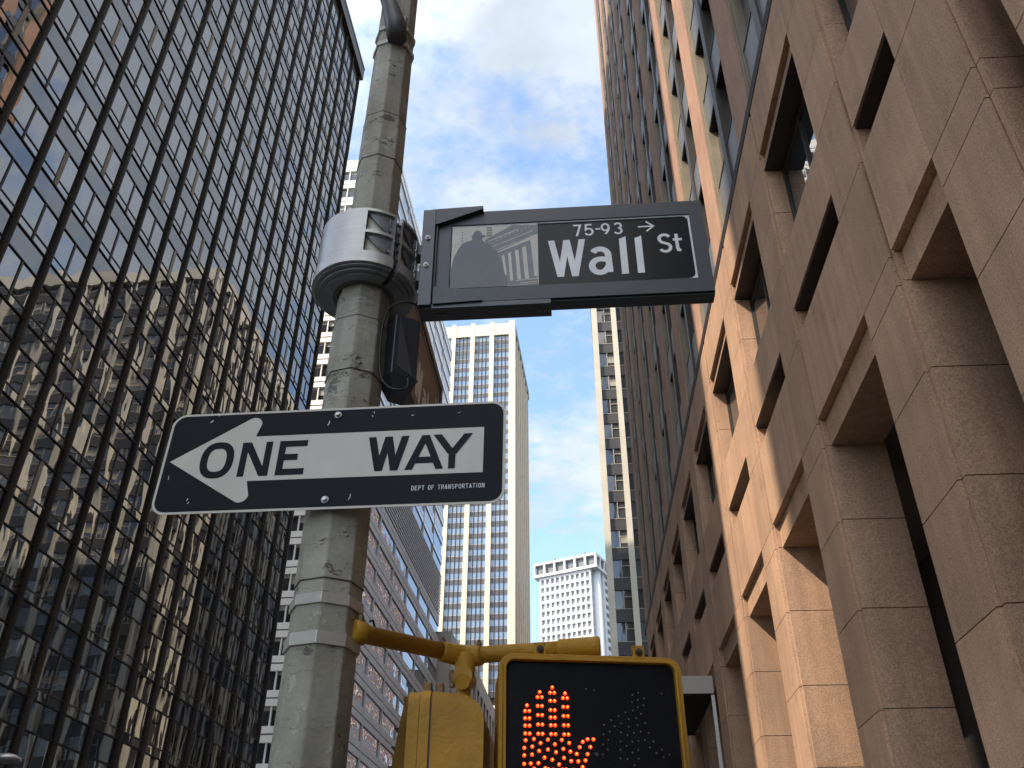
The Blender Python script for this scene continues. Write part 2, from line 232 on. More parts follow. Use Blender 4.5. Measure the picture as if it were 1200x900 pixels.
# ------------------------------------------------------------------ mesh builder
class MB:
    def __init__(s): s.v = []; s.f = []; s.m = []; s.sm = []
    def add(s, pts, faces, m=0, smooth=False):
        o = len(s.v); s.v += [tuple(p) for p in pts]
        for f in faces: s.f.append(tuple(i + o for i in f)); s.m.append(m); s.sm.append(smooth)
        return s
    def poly(s, pts, m=0): return s.add(pts, [tuple(range(len(pts)))], m)
    def box(s, x0, x1, y0, y1, z0, z1, m=0):
        if x1 < x0: x0, x1 = x1, x0
        if y1 < y0: y0, y1 = y1, y0
        if z1 < z0: z0, z1 = z1, z0
        p = [(x0, y0, z0), (x1, y0, z0), (x1, y1, z0), (x0, y1, z0), (x0, y0, z1), (x1, y0, z1), (x1, y1, z1), (x0, y1, z1)]
        return s.add(p, [(3, 2, 1, 0), (4, 5, 6, 7), (0, 1, 5, 4), (1, 2, 6, 5), (2, 3, 7, 6), (3, 0, 4, 7)], m)
    def plate(s, poly, y0, y1, m=0, me=None):   # polygon in the XZ plane, y0 = front (towards -Y)
        n = len(poly); a = sum(poly[i][0] * poly[(i + 1) % n][1] - poly[(i + 1) % n][0] * poly[i][1] for i in range(n))
        if a < 0: poly = poly[::-1]
        pts = [(p[0], y0, p[1]) for p in poly] + [(p[0], y1, p[1]) for p in poly]
        s.add(pts, [tuple(range(n)), tuple(range(2 * n - 1, n - 1, -1))], m)
        s.add(pts, [((i + 1) % n, i, i + n, (i + 1) % n + n) for i in range(n)], m if me is None else me)
        return s
    def tube(s, pts, radii, n=16, m=0, caps=True, smooth=True, ph=0.0):
        pts = [Vector(p) for p in pts]
        if isinstance(radii, (int, float)): radii = [radii] * len(pts)
        vs = []; ref = None
        for i, p in enumerate(pts):
            if i == 0: t = pts[1] - pts[0]
            elif i == len(pts) - 1: t = pts[-1] - pts[-2]
            else: t = (pts[i + 1] - p).normalized() + (p - pts[i - 1]).normalized()
            t.normalize()
            if ref is None: ref = Vector((1, 0, 0)) if abs(t.x) < 0.9 else Vector((0, 1, 0))
            u = (ref - t * ref.dot(t)).normalized(); w = t.cross(u); ref = u
            for k in range(n):
                a = 2 * math.pi * k / n + ph; vs.append(p + (u * math.cos(a) + w * math.sin(a)) * radii[i])
        fs = [(i * n + k, i * n + (k + 1) % n, (i + 1) * n + (k + 1) % n, (i + 1) * n + k) for i in range(len(pts) - 1) for k in range(n)]
        o = len(s.v); s.add(vs, fs, m, smooth)
        if caps:
            s.f += [tuple(o + k for k in range(n - 1, -1, -1)), tuple(o + (len(pts) - 1) * n + k for k in range(n))]; s.m += [m, m]; s.sm += [False, False]
        return s
    def build(s, name, mats, parent=None, off=(0, 0, 0), bevel=0.0, kind=None):
        me = D.meshes.new(name); ox, oy, oz = off
        me.from_pydata([(x - ox, y - oy, z - oz) for x, y, z in s.v], [], s.f)
        if not isinstance(mats, (list, tuple)): mats = [mats]
        for mt in mats: me.materials.append(M[mt])
        me.polygons.foreach_set('material_index', s.m); me.polygons.foreach_set('use_smooth', s.sm); me.update()
        o = D.objects.new(name, me); COL.objects.link(o)
        if parent is not None: o.parent = parent
        if bevel:
            b = o.modifiers.new('bevel', 'BEVEL'); b.width = bevel; b.segments = 2; b.limit_method = 'ANGLE'; b.angle_limit = R(35)
        if kind: o['kind'] = kind
        return o
def thing(name, label, cat, loc=(0, 0, 0), rot=(0, 0, 0), group=None):
    o = D.objects.new(name, None); COL.objects.link(o); o.location = loc; o.rotation_euler = rot; o.empty_display_size = 0.2
    o['label'] = label; o['category'] = cat
    if group: o['group'] = group
    return o
camM = (Matrix.Translation(cam.location) @ cam.rotation_euler.to_matrix().to_4x4()).inverted()
def project(p):
    q = camM @ Vector(p)
    if q.z > -0.1: return None
    return 600 + q.x / -q.z * F_PX, 450 - q.y / -q.z * F_PX, -q.z
def many(name, items, mats, parent, world, vis=None, limit=100, off=(0, 0, 0)):
    """items: (centre in parent space, size, draw(mb)). The largest seen are parts of their own; the rest is one part."""
    sc = []
    for i, (c, size, fn) in enumerate(items):
        q = project(world @ Vector(c)); s = -1.0
        if q and -20 < q[0] < 1220 and -20 < q[1] < 920 and (vis is None or vis(q[0], q[1])): s = size / q[2]
        sc.append((s, i))
    sc.sort(reverse=True)
    take = [i for s, i in sc[:limit]]; rest = [i for s, i in sc[limit:]]
    for i in take: mb = MB(); items[i][2](mb); mb.build(name, mats, parent, off)
    if rest:
        mb = MB()
        for i in rest: items[i][2](mb)
        mb.build(name, mats, parent, off, kind='stuff')
def wm(o): return Matrix.Translation(o.location) @ o.rotation_euler.to_matrix().to_4x4()

# ------------------------------------------------------------------ ground
g = MB().poly([(-1500, -1500, 0), (1500, -1500, 0), (1500, 1500, 0), (-1500, 1500, 0)]).build('ground', 'asphalt'); g['kind'] = 'structure'
pv = MB()
for (x0, x1, y0, y1) in ((-2.2, 4.72, -60, 200), (-25.5, -20.5, 6, 95), (-60, -20.5, -60, -9)): pv.box(x0, x1, y0, y1, 0.004, 0.14)
pv.build('pavement', 'paving')['kind'] = 'structure'
kb = MB()
for (x0, x1, y0, y1) in ((-2.36, -2.203, -60, 200), (-20.497, -20.34, 6, 95)): kb.box(x0, x1, y0, y1, 0.004, 0.15)
kb.build('kerb', 'kerb')['kind'] = 'structure'
rp = MB()
for y in range(-40, 190, 6): rp.box(-11.4, -11.25, y, y + 3, 0.004, 0.008)
rp.build('road_marking', 'paint')['kind'] = 'structure'

# ------------------------------------------------------------------ black glass tower on the left
A = R(1.9); nL = Vector((math.cos(A), -math.sin(A), 0)); dL = Vector((math.sin(A), math.cos(A), 0))
S0 = 6.3; org = nL * -26 + dL * S0
T = thing('glass_tower', 'dark glass tower with close bronze piers whose windows mirror sky and a cream building', 'tower', tuple(org), (0, 0, -A))
TW = wm(T)
FL = 3.75; bays = [27.8 + 2.93 * k - S0 for k in range(-7, 15)]   # pier centres, local y
LEN = 69.35 - S0
MB().box(-24, -0.30, 0.25, LEN - 0.25, 0, 96).build('core', 'void', T)
mb = MB().box(-24.4, 0.42, -0.1, LEN + 0.1, 95.1, 97.3, 0).box(-24, -0.1, 0.2, LEN - 0.2, 93.9, 95.1, 0)
mb.box(0.425, 0.47, -0.1, LEN + .1, 97.0, 97.3, 0)
mb.build('parapet', 'bronze', T)
for y in bays:
    p = MB().box(-0.02, 0.18, y - 0.11, y + 0.11, 0, 95.08, 0)
    p.box(0.1805, 0.205, y - 0.04, y + 0.04, 0, 95.08, 0).box(0.02, 0.07, y - 0.15, y - 0.121, 0, 95.08).box(0.02, 0.07, y + 0.121, y + 0.15, 0, 95.08)
    for z in range(1, 26): p.box(0.175, 0.186, y - 0.122, y + 0.122, z * FL, z * FL + 0.02, 1)
    p.build('pier', ['pier_bronze', 'void'], T)
# near, far and back walls
ew = MB()
for (ya, yb) in ((0.0, 0.24), (LEN - 0.24, LEN)):
    ew.box(-24, -0.31, ya, yb, 0, 93.8, 1)
    for k in range(9):
        x = -23.8 + k * 2.93; ew.box(x, x + 0.3, ya - (0.25 if ya == 0 else -0.24), yb - (0.24 if ya == 0 else -0.25), 0, 95.05, 0)
    for z in range(0, 25):
        ew.box(-24, -0.31, ya - (0.05 if ya == 0 else -.24), yb - (0.24 if ya == 0 else -.05), z * FL + 2.1, z * FL + 3.4, 2)
ew.box(-24.3, -24.0, 0, LEN, 0, 94, 2)
ew.build('end_wall', ['pier_bronze', 'black_glass', 'bronze'], T)
wi = []; si = []
rg = random.Random(3)
def tq(mb, ya, yb, za, zb, m, amp, x=0.0):
    # a pane set a hair out of true
    a, b, c, d = [x + rg.uniform(-amp, amp) for _ in range(4)]
    mb.poly([(a, ya, za), (b, yb, za), (a + c - b if False else c, yb, zb), (a + (c - b), ya, zb)], m)
for bi in range(len(bays) - 1):
    ya, yb = bays[bi] + 0.12, bays[bi + 1] - 0.12
    for j in range(-8, 17):
        zA = 33.35 + FL * j; zB = zA - 1.93; zC = zA - 2.42; zD = zA - 3.77
        mw = rg.choice((0.05, 0.05, 0.06, 0.14)); seed = rg.random()
        def win(mb, ya=ya, yb=yb, zA=zA, zB=zB, zC=zC, mw=mw):
            ym = (ya + yb) / 2 + (0.04 if mw > .1 else 0)
            for (p, q) in ((ya, ym - mw), (ym + mw, yb)):
                tq(mb, p, q, zB + .02, zA, 0, .004); tq(mb, p, q, zC, zB - .02, 0, .003)
            mb.box(-0.05, 0.05, ym - mw, ym + mw, zC, zA, 3 if mw > .1 else 1)
            mb.box(-0.05, 0.04, ya, yb, zB - 0.03, zB + 0.03, 1); mb.box(-0.05, 0.055, ya, yb, zC - 0.05, zC + 0.02, 2)
        def span(mb, ya=ya, yb=yb, zC=zC, zD=zD):
            tq(mb, ya, yb, zD + .04, zC - .05, 0, .003, -0.01); mb.box(-0.05, 0.055, ya, yb, zD - 0.04, zD + 0.04, 1)
        wi.append(((0, (ya + yb) / 2, (zA + zC) / 2), 2.4, win)); si.append(((0, (ya + yb) / 2, (zC + zD) / 2), 1.4, span))
vl = lambda x, y: x < 425
many('window', wi, ['black_glass', 'bronze', 'void', 'olive'], T, TW, vl)
many('spandrel_panel', si, ['black_spandrel', 'void'], T, TW, vl)

# ------------------------------------------------------------------ granite building on the right
X0 = 4.75
GB = thing('granite_building', 'pinkish granite building with deep square openings, crossed by a strip of sunlight', 'building', (X0, 15, 0))
GO = (X0, 15, 0); GW = wm(GB)
JZ = [0, 0.3, 1.87, 3.43, 5.0, 6.57, 8.14, 9.6, 10.12, 12.06, 14.0, 15.4, 17.2, 18.70]
gap = 0.008
def pier_blocks(mb, ya, yb, deep=1.1, rebate=True):
    r = 0.12 if rebate else 0.0
    for a, b in zip(JZ[:-1], JZ[1:]):
        mb.box(X0, X0 + deep, ya + r, yb, a + gap, b - gap, 0)
        if r: mb.box(X0 + 0.05, X0 + deep, ya, ya + r - 0.022, a + gap, b - gap, 0)
    mb.box(X0 + 0.075, X0 + deep - .02, ya + 0.03, yb - 0.03, 0, 18.69, 2)
piers = [(1.4, 5.8, True), (6.52, 7.97, True)] + [(9.70 + 4.6 * k, 9.70 + 4.6 * k + 1.42, True) for k in range(0, 10)] + [(-3.3, -1.8, True), (-8.0, -6.5, True), (-18, -11, True)]
for ya, yb, rb in piers:
    if yb > 53.5: yb = 53.5
    mb = MB(); pier_blocks(mb, ya, min(yb, 53.5)); mb.build('pier', ['granite', 'granite_rough', 'joint'], GB, GO)
opens = [(7.97, 9.70)] + [(11.12 + 4.6 * k, 14.30 + 4.6 * k) for k in range(0, 9)] + [(-1.8, 1.4), (-6.5, -3.3), (-11, -8.0)]
def panel(mb, ya, yb, za, zb, x=X0, deep=0.9, m=0, nj=1):
    w = (yb - ya) / (nj + 1)
    for i in range(nj + 1):
        mb.box(x, x + deep, ya + w * i + 0.004, ya + w * (i + 1) - 0.004, za + gap, zb - gap, m)
    mb.box(x + 0.03, x + deep - .03, ya, yb, za + gap + .004, zb - gap - .004, 2)
for ya, yb in opens:
    a, b = ya + 0.004, yb - 0.008
    mb = MB(); nj = 1 if yb - ya > 2 else 0
    panel(mb, a, b, 9.58, 10.12, X0 + .14, .9, 0, nj)
    panel(mb, a, b, 10.13, 12.06, X0, .9, 0, nj)
    mb.build('wall', ['granite', 'granite_rough', 'joint'], GB, GO); mb = MB()
    panel(mb, a, b, 12.72, 14.0, X0, .95, 0, nj)
    mb.build('wall', ['granite', 'granite_rough', 'joint'], GB, GO); mb = MB()
    panel(mb, a, b, 16.72, 17.2, X0 + .12, .8, 0, nj)
    panel(mb, a, b, 17.22, 18.70, X0, .9, 0, nj)
    mb.build('wall', ['granite', 'granite_rough', 'joint'], GB, GO)
    # ventilation slot: dark back, plus a dark plate painting shade on its soffit
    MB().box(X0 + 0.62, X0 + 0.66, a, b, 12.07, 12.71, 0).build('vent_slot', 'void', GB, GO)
    MB().box(X0 + .03, X0 + .61, a + .004, b - .004, 12.68, 12.712, 0).build('slot_shade_plate', 'bronze', GB, GO)
    # upper window
    w = MB()
    w.box(X0 + .03, X0 + .44, a + .004, b - .004, 16.685, 16.712, 1)  # dark plate added to paint the shade under the window head
    w.poly([(X0 + .45, a, 14.01), (X0 + .45, b, 14.01), (X0 + .46, b, 16.7), (X0 + .46, a, 16.7)], 0)
    for yy in (a + .03, (a + b) / 2 - .03, b - .09): w.box(X0 + .41, X0 + .50, yy, yy + .06, 14.0, 16.71, 1)
    for zc in (14.02, 14.75, 16.45): w.box(X0 + .415, X0 + .50, a, b, zc, zc + .06, 1)
    w.build('window', ['tower_glass', 'bronze'], GB, GO)
    e = MB().box(X0 + 3.46, X0 + 3.5, a, b, 0.1, 9.58, 0)
    for zc in (0.1, 3.2, 6.4, 9.4): e.box(X0 + 3.38, X0 + 3.47, a, b, zc, zc + .12, 1)
    e.box(X0 + 3.385, X0 + 3.465, (a + b) / 2 - .05, (a + b) / 2 + .05, .1, 9.5, 1)
    e.build('shopfront', ['dim_glass', 'bronze'], GB, GO)
MB().box(X0 + 1.12, X0 + 1.2, 5.7, 6.6, 0, 18.78, 0).build('recess_lining', 'void', GB, GO)
MB().box(X0 + 3.52, X0 + 26, -18, 53.5, 0, 18.78, 0).build('core', 'void', GB, GO)
MB().box(X0 + 1.05, X0 + 3.51, -17.9, 53.4, 9.62, 18.77, 0).build('arcade_ceiling', 'spandrel_brown', GB, GO)
MB().box(X0 + 0.26, X0 + 26, -17.9, 53.4, 18.71, 19.05, 0).build('shadow_gap', 'void', GB, GO)
MB().box(X0 - .012, X0 + .25, -17.95, 53.45, 18.715, 19.045, 0).build('shade_strip', 'shade_strip', GB, GO)  # flush dark strip painting in the shade of the gap below the tower
# tower above
TT = 126.0; TF = 3.8
P0 = [9.70 + 4.6 * k for k in range(-6, 10)]
for y in P0:
    yb = min(y + 1.42, 53.5)
    p = MB().box(X0, X0 + .5, y, yb, 19.06, TT, 0)
    p.box(X0 + .03, X0 + .5, y - .06, y - .002, 19.06, TT, 1).box(X0 + .03, X0 + .5, yb + .002, yb + .06, 19.06, TT, 1)
    p.build('tower_pier', ['brick', 'olive'], GB, GO)
MB().box(X0 + .55, X0 + 25.5, -17.8, 53.3, 19.06, TT - 1, 0).build('tower_core', 'void', GB, GO)
ends = MB()
for (ya, yb) in ((-18.2, -17.82), (53.22, 53.5)):
    for i in range(6): ends.box(X0 + .52 + i * 4.6, X0 + .52 + i * 4.6 + 1.8, ya, yb, 18.96, TT, 0)
    for j in range(29): ends.box(X0 + .53, X0 + 25, ya + .05, yb - .05, 18.96 + j * TF, 18.96 + j * TF + 1.4, 1)
ends.box(X0 - .0, X0 + 26, -18.3, 53.6, TT + .002, TT + 2, 0)
ends.build('end_wall', ['brick', 'greypanel'], GB, GO)
wi = []
for y in P0[:-1]:
    a, b = y + 1.49, y + 4.53
    m1, m2 = a + 1.30, a + 1.66
    for j in range(28):
        z0 = 19.07 + TF * j
        def tw(mb, a=a, b=b, m1=m1, m2=m2, z0=z0):
            for p, q in ((a + .1, m1), (m2, b - .1)):
                mb.box(X0 + .12, X0 + .5, p, q, z0 + .35, z0 + 1.65, 1)
                mb.poly([(X0 + .34, p, z0 + 1.65), (X0 + .34, q, z0 + 1.65), (X0 + .34, q, z0 + TF + .35), (X0 + .34, p, z0 + TF + .35)], 0)
                mb.box(X0 + .10, X0 + .5, p, q, z0 + 1.651, z0 + 1.70, 2); mb.box(X0 + .14, X0 + .5, p, q, z0 + .30, z0 + .348, 4)
            mb.box(X0 + .06, X0 + .5, m1, m2, z0 + .001, z0 + TF - .001, 2)
            mb.box(X0 + .08, X0 + .5, a - .07, a + .1, z0, z0 + TF, 3); mb.box(X0 + .08, X0 + .5, b - .1, b + .07, z0, z0 + TF, 3)
        wi.append(((X0 - GO[0], (a + b) / 2 - GO[1], z0 + 2), 3.0, tw))
many('tower_window', wi, ['tower_glass', 'greypanel', 'bronze', 'olive', 'void'], GB, GW, lambda x, y: x > 690, off=GO)
# entrance canopy reaching over the pavement further down the street
cb = MB().box(2.6, X0 - .01, 30, 36, 9.28, 9.84, 0)
cb.box(2.65, X0 - .02, 30.05, 35.95, 9.24, 9.279, 1)
cb.box(4.62, X0 - .02, 29.9, 29.97, 0, 9.2, 2)
cb.build('canopy', ['concrete', 'void', 'steel'], GB, GO)

# ------------------------------------------------------------------ white office building with the mirror side (left, further down)
GA = R(2.3)
WB = thing('office_building', 'white banded office building whose long side wall of silver glass mirrors brick and sky', 'office building', (-23.8, 95, 0), (0, 0, -GA))
WW = wm(WB)
# local: x<0 into the building, y along the side wall
HT = 108.7; FH = 3.68; LG = 52.5
MB().box(-38, -0.25, 0.35, LG - .3, 0, HT - 1, 0).build('core', 'void', WB)
lev = [74.8 + FH * n for n in range(-20, 9)]
fr = MB(); fr.box(-38.2, 0.05, -0.05, LG, 107.05, HT, 0); fr.box(-38.1, 0.02, 0, LG - .1, 106.27, 107.0, 0).box(-38.05, 0, 0.05, LG - .2, 106.99, 107.06, 1)
fr.build('parapet', ['white', 'concrete'], WB)
fw = []; gw = []
for zt in lev + [74.8 + FH * 9]:
    b1 = MB(); b1.box(-38, -.02, 0, .4, zt - .74, zt, 0).box(-38, -.02, .06, .4, zt - .90, zt - .741, 1).box(-38, -.02, 0, .4, zt - 1.64, zt - .901, 0)
    if zt < 107: b1.build('front_band', ['white', 'spandrel_brown'], WB)
    louv = 52.0 < zt - FH < 59 or 52.0 < zt - 1 < 60
    for k in range(15):
        x = -38 + 2.52 * k + .13
        bl = rg.random()
        def f(mb, x=x, zt=zt, bl=bl):
            mb.poly([(x, .30, zt - 3.68), (x + 2.4, .30, zt - 3.68), (x + 2.4, .30, zt - 1.64), (x, .30, zt - 1.64)], 0)
            h = bl * 1.3
            mb.box(x, x + 1.15, .27, .295, zt - 1.64 - h, zt - 1.64, 1)
            if bl > .4: mb.box(x + 1.2, x + 2.35, .27, .295, zt - 1.64 - h * .6, zt - 1.64, 1)
            mb.box(x - .07, x + .07, .05, .31, zt - 3.68, zt - 1.641, 2)
        fw.append(((x + 1.2, 0.2, zt - 2.6), 2.3, f))
many('window', fw, ['dim_glass', 'blind', 'white'], WB, WW, lambda x, y: 290 < x < 425)
for zt in lev + [74.8 + FH * 9]:
    lou = 53 < zt < 61
    if lou:
        s = MB(); z = zt - FH
        while z < zt - .05: s.box(-.02, .12, 0.0, LG, z + .22, z + .50, 0); z += .61333
        s.build('louvre', 'lightgrey', WB)
    else:
        hi = zt > 61; s = MB().box(-.2, .05, 0.02, LG, zt - .80, zt, 0).box(-.2, .01, 0.02, LG, zt - .92, zt - .801, 1).box(-.2, .05, 0.02, LG, zt - 1.70, zt - .921, 0)
        s.build('side_band', ['mirror_band' if hi else 'lightgrey', 'void'], WB)
        for k in range(6):
            ya = k * 8.7 + .2; yb = min(ya + 8.6, LG)
            dx = rg.uniform(-.010, .010); dz = rg.uniform(-.008, .008)
            def q(mb, ya=ya, yb=yb, zt=zt, dx=dx, dz=dz):
                mb.poly([(-.1 - dx, ya, zt - 3.68), (-.1 + dx, yb, zt - 3.68), (-.1 + dx + dz, yb, zt - 1.7), (-.1 - dx + dz, ya, zt - 1.7)], 0)
                for yy in (ya,): mb.box(-.12, .10, yy - .09, yy + .09, zt - 3.68, zt - .0, 1)
            gw.append(((0, (ya + yb) / 2, zt - 2.6), 4, q))
many('side_window', gw, ['mirror_glass', 'lightgrey'], WB, WW, lambda x, y: x > 410)

# ------------------------------------------------------------------ cream tower in the gap
CY = 240.0
CT = thing('office_tower', 'tall cream tower with blue glass strips between straight stone piers, tallest at the street end', 'tower', (-14.1, CY, 0), (0, 0, -R(3.5)))
CW = wm(CT); CO = (0, 0, 0)
pit = 6.57; pw = 1.47; HC = 187.6
MB().box(-48, -2.2, .9, 45, 0, HC - 3, 0).build('core', 'void', CT)
prs = [(-2.1, -0.0)] + [(-2.1 - pit * k, -2.1 - pit * k + pw) for k in range(1, 8)]
for i, (a, b) in enumerate(prs): MB().box(a, b, 0, 1.2, 0, HC + (.5 if i else .8)).build('pier', 'cream', CT)
bm = MB().box(-48, -.01, .12, 1.0, HC - 5.0, HC - .3)
bm.build('cornice', 'cream', CT)
items = []
for i in range(7):
    b = prs[i][0] - .003; a = prs[i + 1][1] + .003
    for zl, zh in ((60.8, 58.7), (53.0, 50.6), (48.8, 47.2), (43, 40)): MB().box(a, b, .10, 1.1, zh, zl).build('lower_beam', 'cream', CT) if i < 4 else None
    z = HC - 5.0 - 3.52
    while z > 61:
        def c(mb, a=a, b=b, z=z, r=rg.random()):
            mb.box(a, b, .62, .9, z - .001, z + 1.55, 1)
            mb.box(a, b, .60, .63, z + 1.50, z + 1.68, 3 if r > .15 else 1)
            mb.poly([(a, .68, z + 1.6), (b, .68, z + 1.6), (b, .68, z + 3.52), (a, .68, z + 3.52)], 0)
            w = (b - a) / 4
            for k in range(1, 4): mb.box(a + w * k - .09, a + w * k + .09, .50, .66, z, z + 3.519, 2)
        items.append((((a + b) / 2, 0.6, z + 2), 5, c)); z -= 3.52
    MB().box(a, b, .70, .88, 0, 58.65, 0).build('lower_glazing', 'dim_glass', CT)
many('window', items, ['blue_glass', 'spandrel_brown', 'void', 'concrete'], CT, CW, lambda x, y: 515 < x < 605)
y = 0.6; k = 0
while y < 43:
    MB().box(-2.1, 0.0, y + .62, y + 1.9, 0, HC - .4).build('side_fin', 'cream', CT); y += 5.6; k += 1
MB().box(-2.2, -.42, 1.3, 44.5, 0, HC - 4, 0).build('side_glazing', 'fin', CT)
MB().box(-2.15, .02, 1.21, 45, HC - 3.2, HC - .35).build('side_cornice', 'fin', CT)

# ------------------------------------------------------------------ cream pier building beyond the granite one
DT = thing('slab_building', 'narrow strip of a cream pier building with grey windows, sunlit above and shaded below', 'building', (4.85, 98, 0), (0, 0, R(-3.0)))
DW = wm(DT); HD = 91.5
MB().box(.3, 52, .8, 60, 0, HD - 1).build('core', 'void', DT)
xs = [0.0, 2.72, 5.44] + [5.44 + 3.9 * k for k in range(1, 13)]
for i, x in enumerate(xs): MB().box(x, x + (.78 if i == 0 else .70 if i < 3 else .55), 0, .9, 0, HD - 2.2, 0).build('pier', 'cream2', DT)
MB().box(-.1, 52.4, -.08, 60, HD - 2.19, HD).build('coping', 'cream2', DT)
items = []
for i in range(len(xs) - 1):
    a = xs[i] + (.783 if i == 0 else .703 if i < 3 else .553); b = xs[i + 1] - .003
    for j in range(24):
        z = 1.2 + 3.72 * j
        def dwn(mb, a=a, b=b, z=z, r=rg.random()):
            mb.box(a, b, .40, .7, z - .001, z + 1.45, 1)
            mb.poly([(a, .55, z + 1.45), (b, .55, z + 1.45), (b, .55, z + 3.72), (a, .55, z + 3.72)], 0)
            m = a + (b - a) * .52
            mb.box(m - .05, m + .05, .44, .60, z + 1.45, z + 3.71, 2); mb.box(m + .05, b, .45, .60, z + 2.9, z + 3.0, 2)
            mb.box(a, b, .36, .5, z + 1.452, z + 1.53, 2)
            if r > .55: mb.box(m + .05, b, .50, .54, z + 3.0 - r, z + 2.9, 3)
        items.append((((a + b) / 2, .4, z + 2), 2.5, dwn))
many('window', items, ['dark_window', 'slate', 'concrete', 'blind'], DT, DW, lambda x, y: 690 < x < 745)
sd = MB()
for k in range(20): sd.box(0.0, .32, 1.2 + 2.9 * k, 2.0 + 2.9 * k, 0, HD - 2.2, 0)
for j in range(24): sd.box(.12, .34, .95, 59, 1.2 + 3.72 * j, 2.6 + 3.72 * j, 1)
sd.build('side_wall', ['cream2', 'slate'], DT)

# ------------------------------------------------------------------ brick building behind the cream pier one (mirrored in the silver glass)
KB = thing('brick_building', 'brown brick building with pale window heads, seen mirrored in the silver glass wall', 'building', (11.0, 200, 0), (0, 0, R(-3)))
kw = MB().box(0, 30, 0, 54, 0, 105, 0)
kw.build('wall', 'brick_dark', KB)
kh = MB(); kg = MB()
for j in range(27):
    for i in range(10):
        kg.box(-.03, .01, 2 + 5 * i, 4.6 + 5 * i, 1.5 + 3.8 * j, 3.6 + 3.8 * j, 0)
    kh.box(-.25, .0, .5, 53.5, 4.1 + 3.8 * j, 4.35 + 3.8 * j, 0)
kg.build('windows', 'dim_glass', KB)['kind'] = 'stuff'
kh.build('string_course', 'white', KB)

# ------------------------------------------------------------------ far white tower
ET = thing('far_tower', 'small distant white tower with a projecting framed crown and gridded windows', 'tower', (15.5, 396, 0), (0, 0, R(-24.4)))
HE = 168.5
# local x<0 along the front, y into the building
WE = 33.0
MB().box(-WE + 3.2, -3.6, 1.2, 30, 0, HE - 7).build('core', 'far_glass', ET)
bdy = MB(); x0, x1 = -WE + 3.0, -4.0; nc = 10; cw = (x1 - x0) / nc
for i in range(nc + 1): bdy.box(x0 + cw * i - .38, x0 + cw * i + .38, 0, 1.3, 0, HE - 7.2, 0)
for j in range(40): bdy.box(x0 - .5, x1 + .5, 0.1, 1.1, HE - 8.5 - 3.9 * j, HE - 7.2 - 3.9 * j, 0)
bdy.build('window_grid', ['white_far'], ET)
cr = MB().box(-WE, 0, -1.2, 31, HE - 7.19, HE - 5.9).box(-WE, 0, -1.2, 31, HE - 1.1, HE)
for i in range(7): cr.box(-WE + (WE - .9) / 6 * i, -WE + (WE - .9) / 6 * i + .9, -1.19, .2, HE - 5.9, HE - 1.1)
for i in range(1, 7): cr.box(-.9, -.01, -1.19 + 5.2 * i, -.4 + 5.2 * i, HE - 5.9, HE - 1.1)
cr.build('crown', 'white_far', ET)
MB().box(-WE + 1, -1.2, .3, 30, HE - 5.9, HE - 1.1).build('crown_glazing', 'greypanel', ET)
sw = MB().tube([(-3.0, 5, 0), (-3.0, 5, HE - 7.2)], 2.2, 16, 0)
sw.box(-3.6, -1.2, 9, 11, 0, HE - 7.2).box(-3.6, -1.2, 20, 30, 0, HE - 7.2)
for j in range(40): sw.box(-3.6, -1.6, 11, 20, HE - 9.4 - 3.9 * j, HE - 7.6 - 3.9 * j)
sw.build('side_wall', 'white_far', ET)
for x in (-24, -8): MB().box(x - .3, x + .3, 4, 5, HE, HE + 3.4).box(x + .3, x + 3, 4.2, 4.8, HE, HE + .9).build('roof_mast', 'greypanel', ET)

# ------------------------------------------------------------------ low grey building between
LT = thing('low_building', 'low grey stepped building with vertical fins seen under the yellow arm', 'building', (-20, 150, 0), (0, 0, R(-2)))
MB().box(-14, 0.3, 0, 30, 0, 51.0).build('wall', 'concrete', LT)
lb = MB().box(-12, 4.0, 2, 42, 0, 45.2, 0).box(3.6, 4.35, 2.0, 42, 42.5, 45.21, 0)
for k in range(9): lb.box(3.9, 4.35, 3 + 4.4 * k, 4.6 + 4.4 * k, 0, 42.49, 0)
lb.build('wing', 'concrete', LT)
MB().box(4.005, 4.06, 2.6, 41.5, 0, 42.4).build('wing_glazing', 'dim_glass', LT)

# ------------------------------------------------------------------ blocks behind the camera that shade the street
def block(label, x0, x1, y0, y1, h, m='tan'):
    B = thing('corner_building', label, 'building', ((x0 + x1) / 2, (y0 + y1) / 2, 0))
    o = ((x0 + x1) / 2, (y0 + y1) / 2, 0)
    MB().box(x0 + .3, x1 - .3, y0 + .3, y1 - .3, 0, h - 1, 0).build('glazing', 'dim_glass', B, o)
    w = MB()
    nx = int((x1 - x0) / 3); ny = int((y1 - y0) / 3); dx = (x1 - x0) / nx; dy = (y1 - y0) / ny
    for i in range(nx + 1):
        x = min(x0 + i * dx, x1 - 1.2)
        w.box(x, x + 1.2, y0, y0 + .4, 0, h, 0).box(x, x + 1.2, y1 - .4, y1, 0, h, 0)
    for i in range(1, ny):
        y = y0 + i * dy; w.box(x0, x0 + .4, y, y + 1.2, 0, h, 0).box(x1 - .4, x1, y, y + 1.2, 0, h, 0)
    for j in range(int(h / 3.7)):
        w.box(x0 + .05, x1 - .05, y0 + .05, y1 - .05, j * 3.7, j * 3.7 + 1.3, 0)
    w.box(x0 - .3, x1 + .3, y0 - .3, y1 + .3, h - 1.2, h + .01, 0)
    w.build('wall', m, B, o)
block('tan brick block on the corner behind the camera', -43.7, -25.5, -42, -10, 118)
block('tall tan block far behind the dark glass tower', -125, -86, 46, 84, 111)
block('grey block across the street behind the camera', 6, 30, -70, -28, 70, 'concrete')

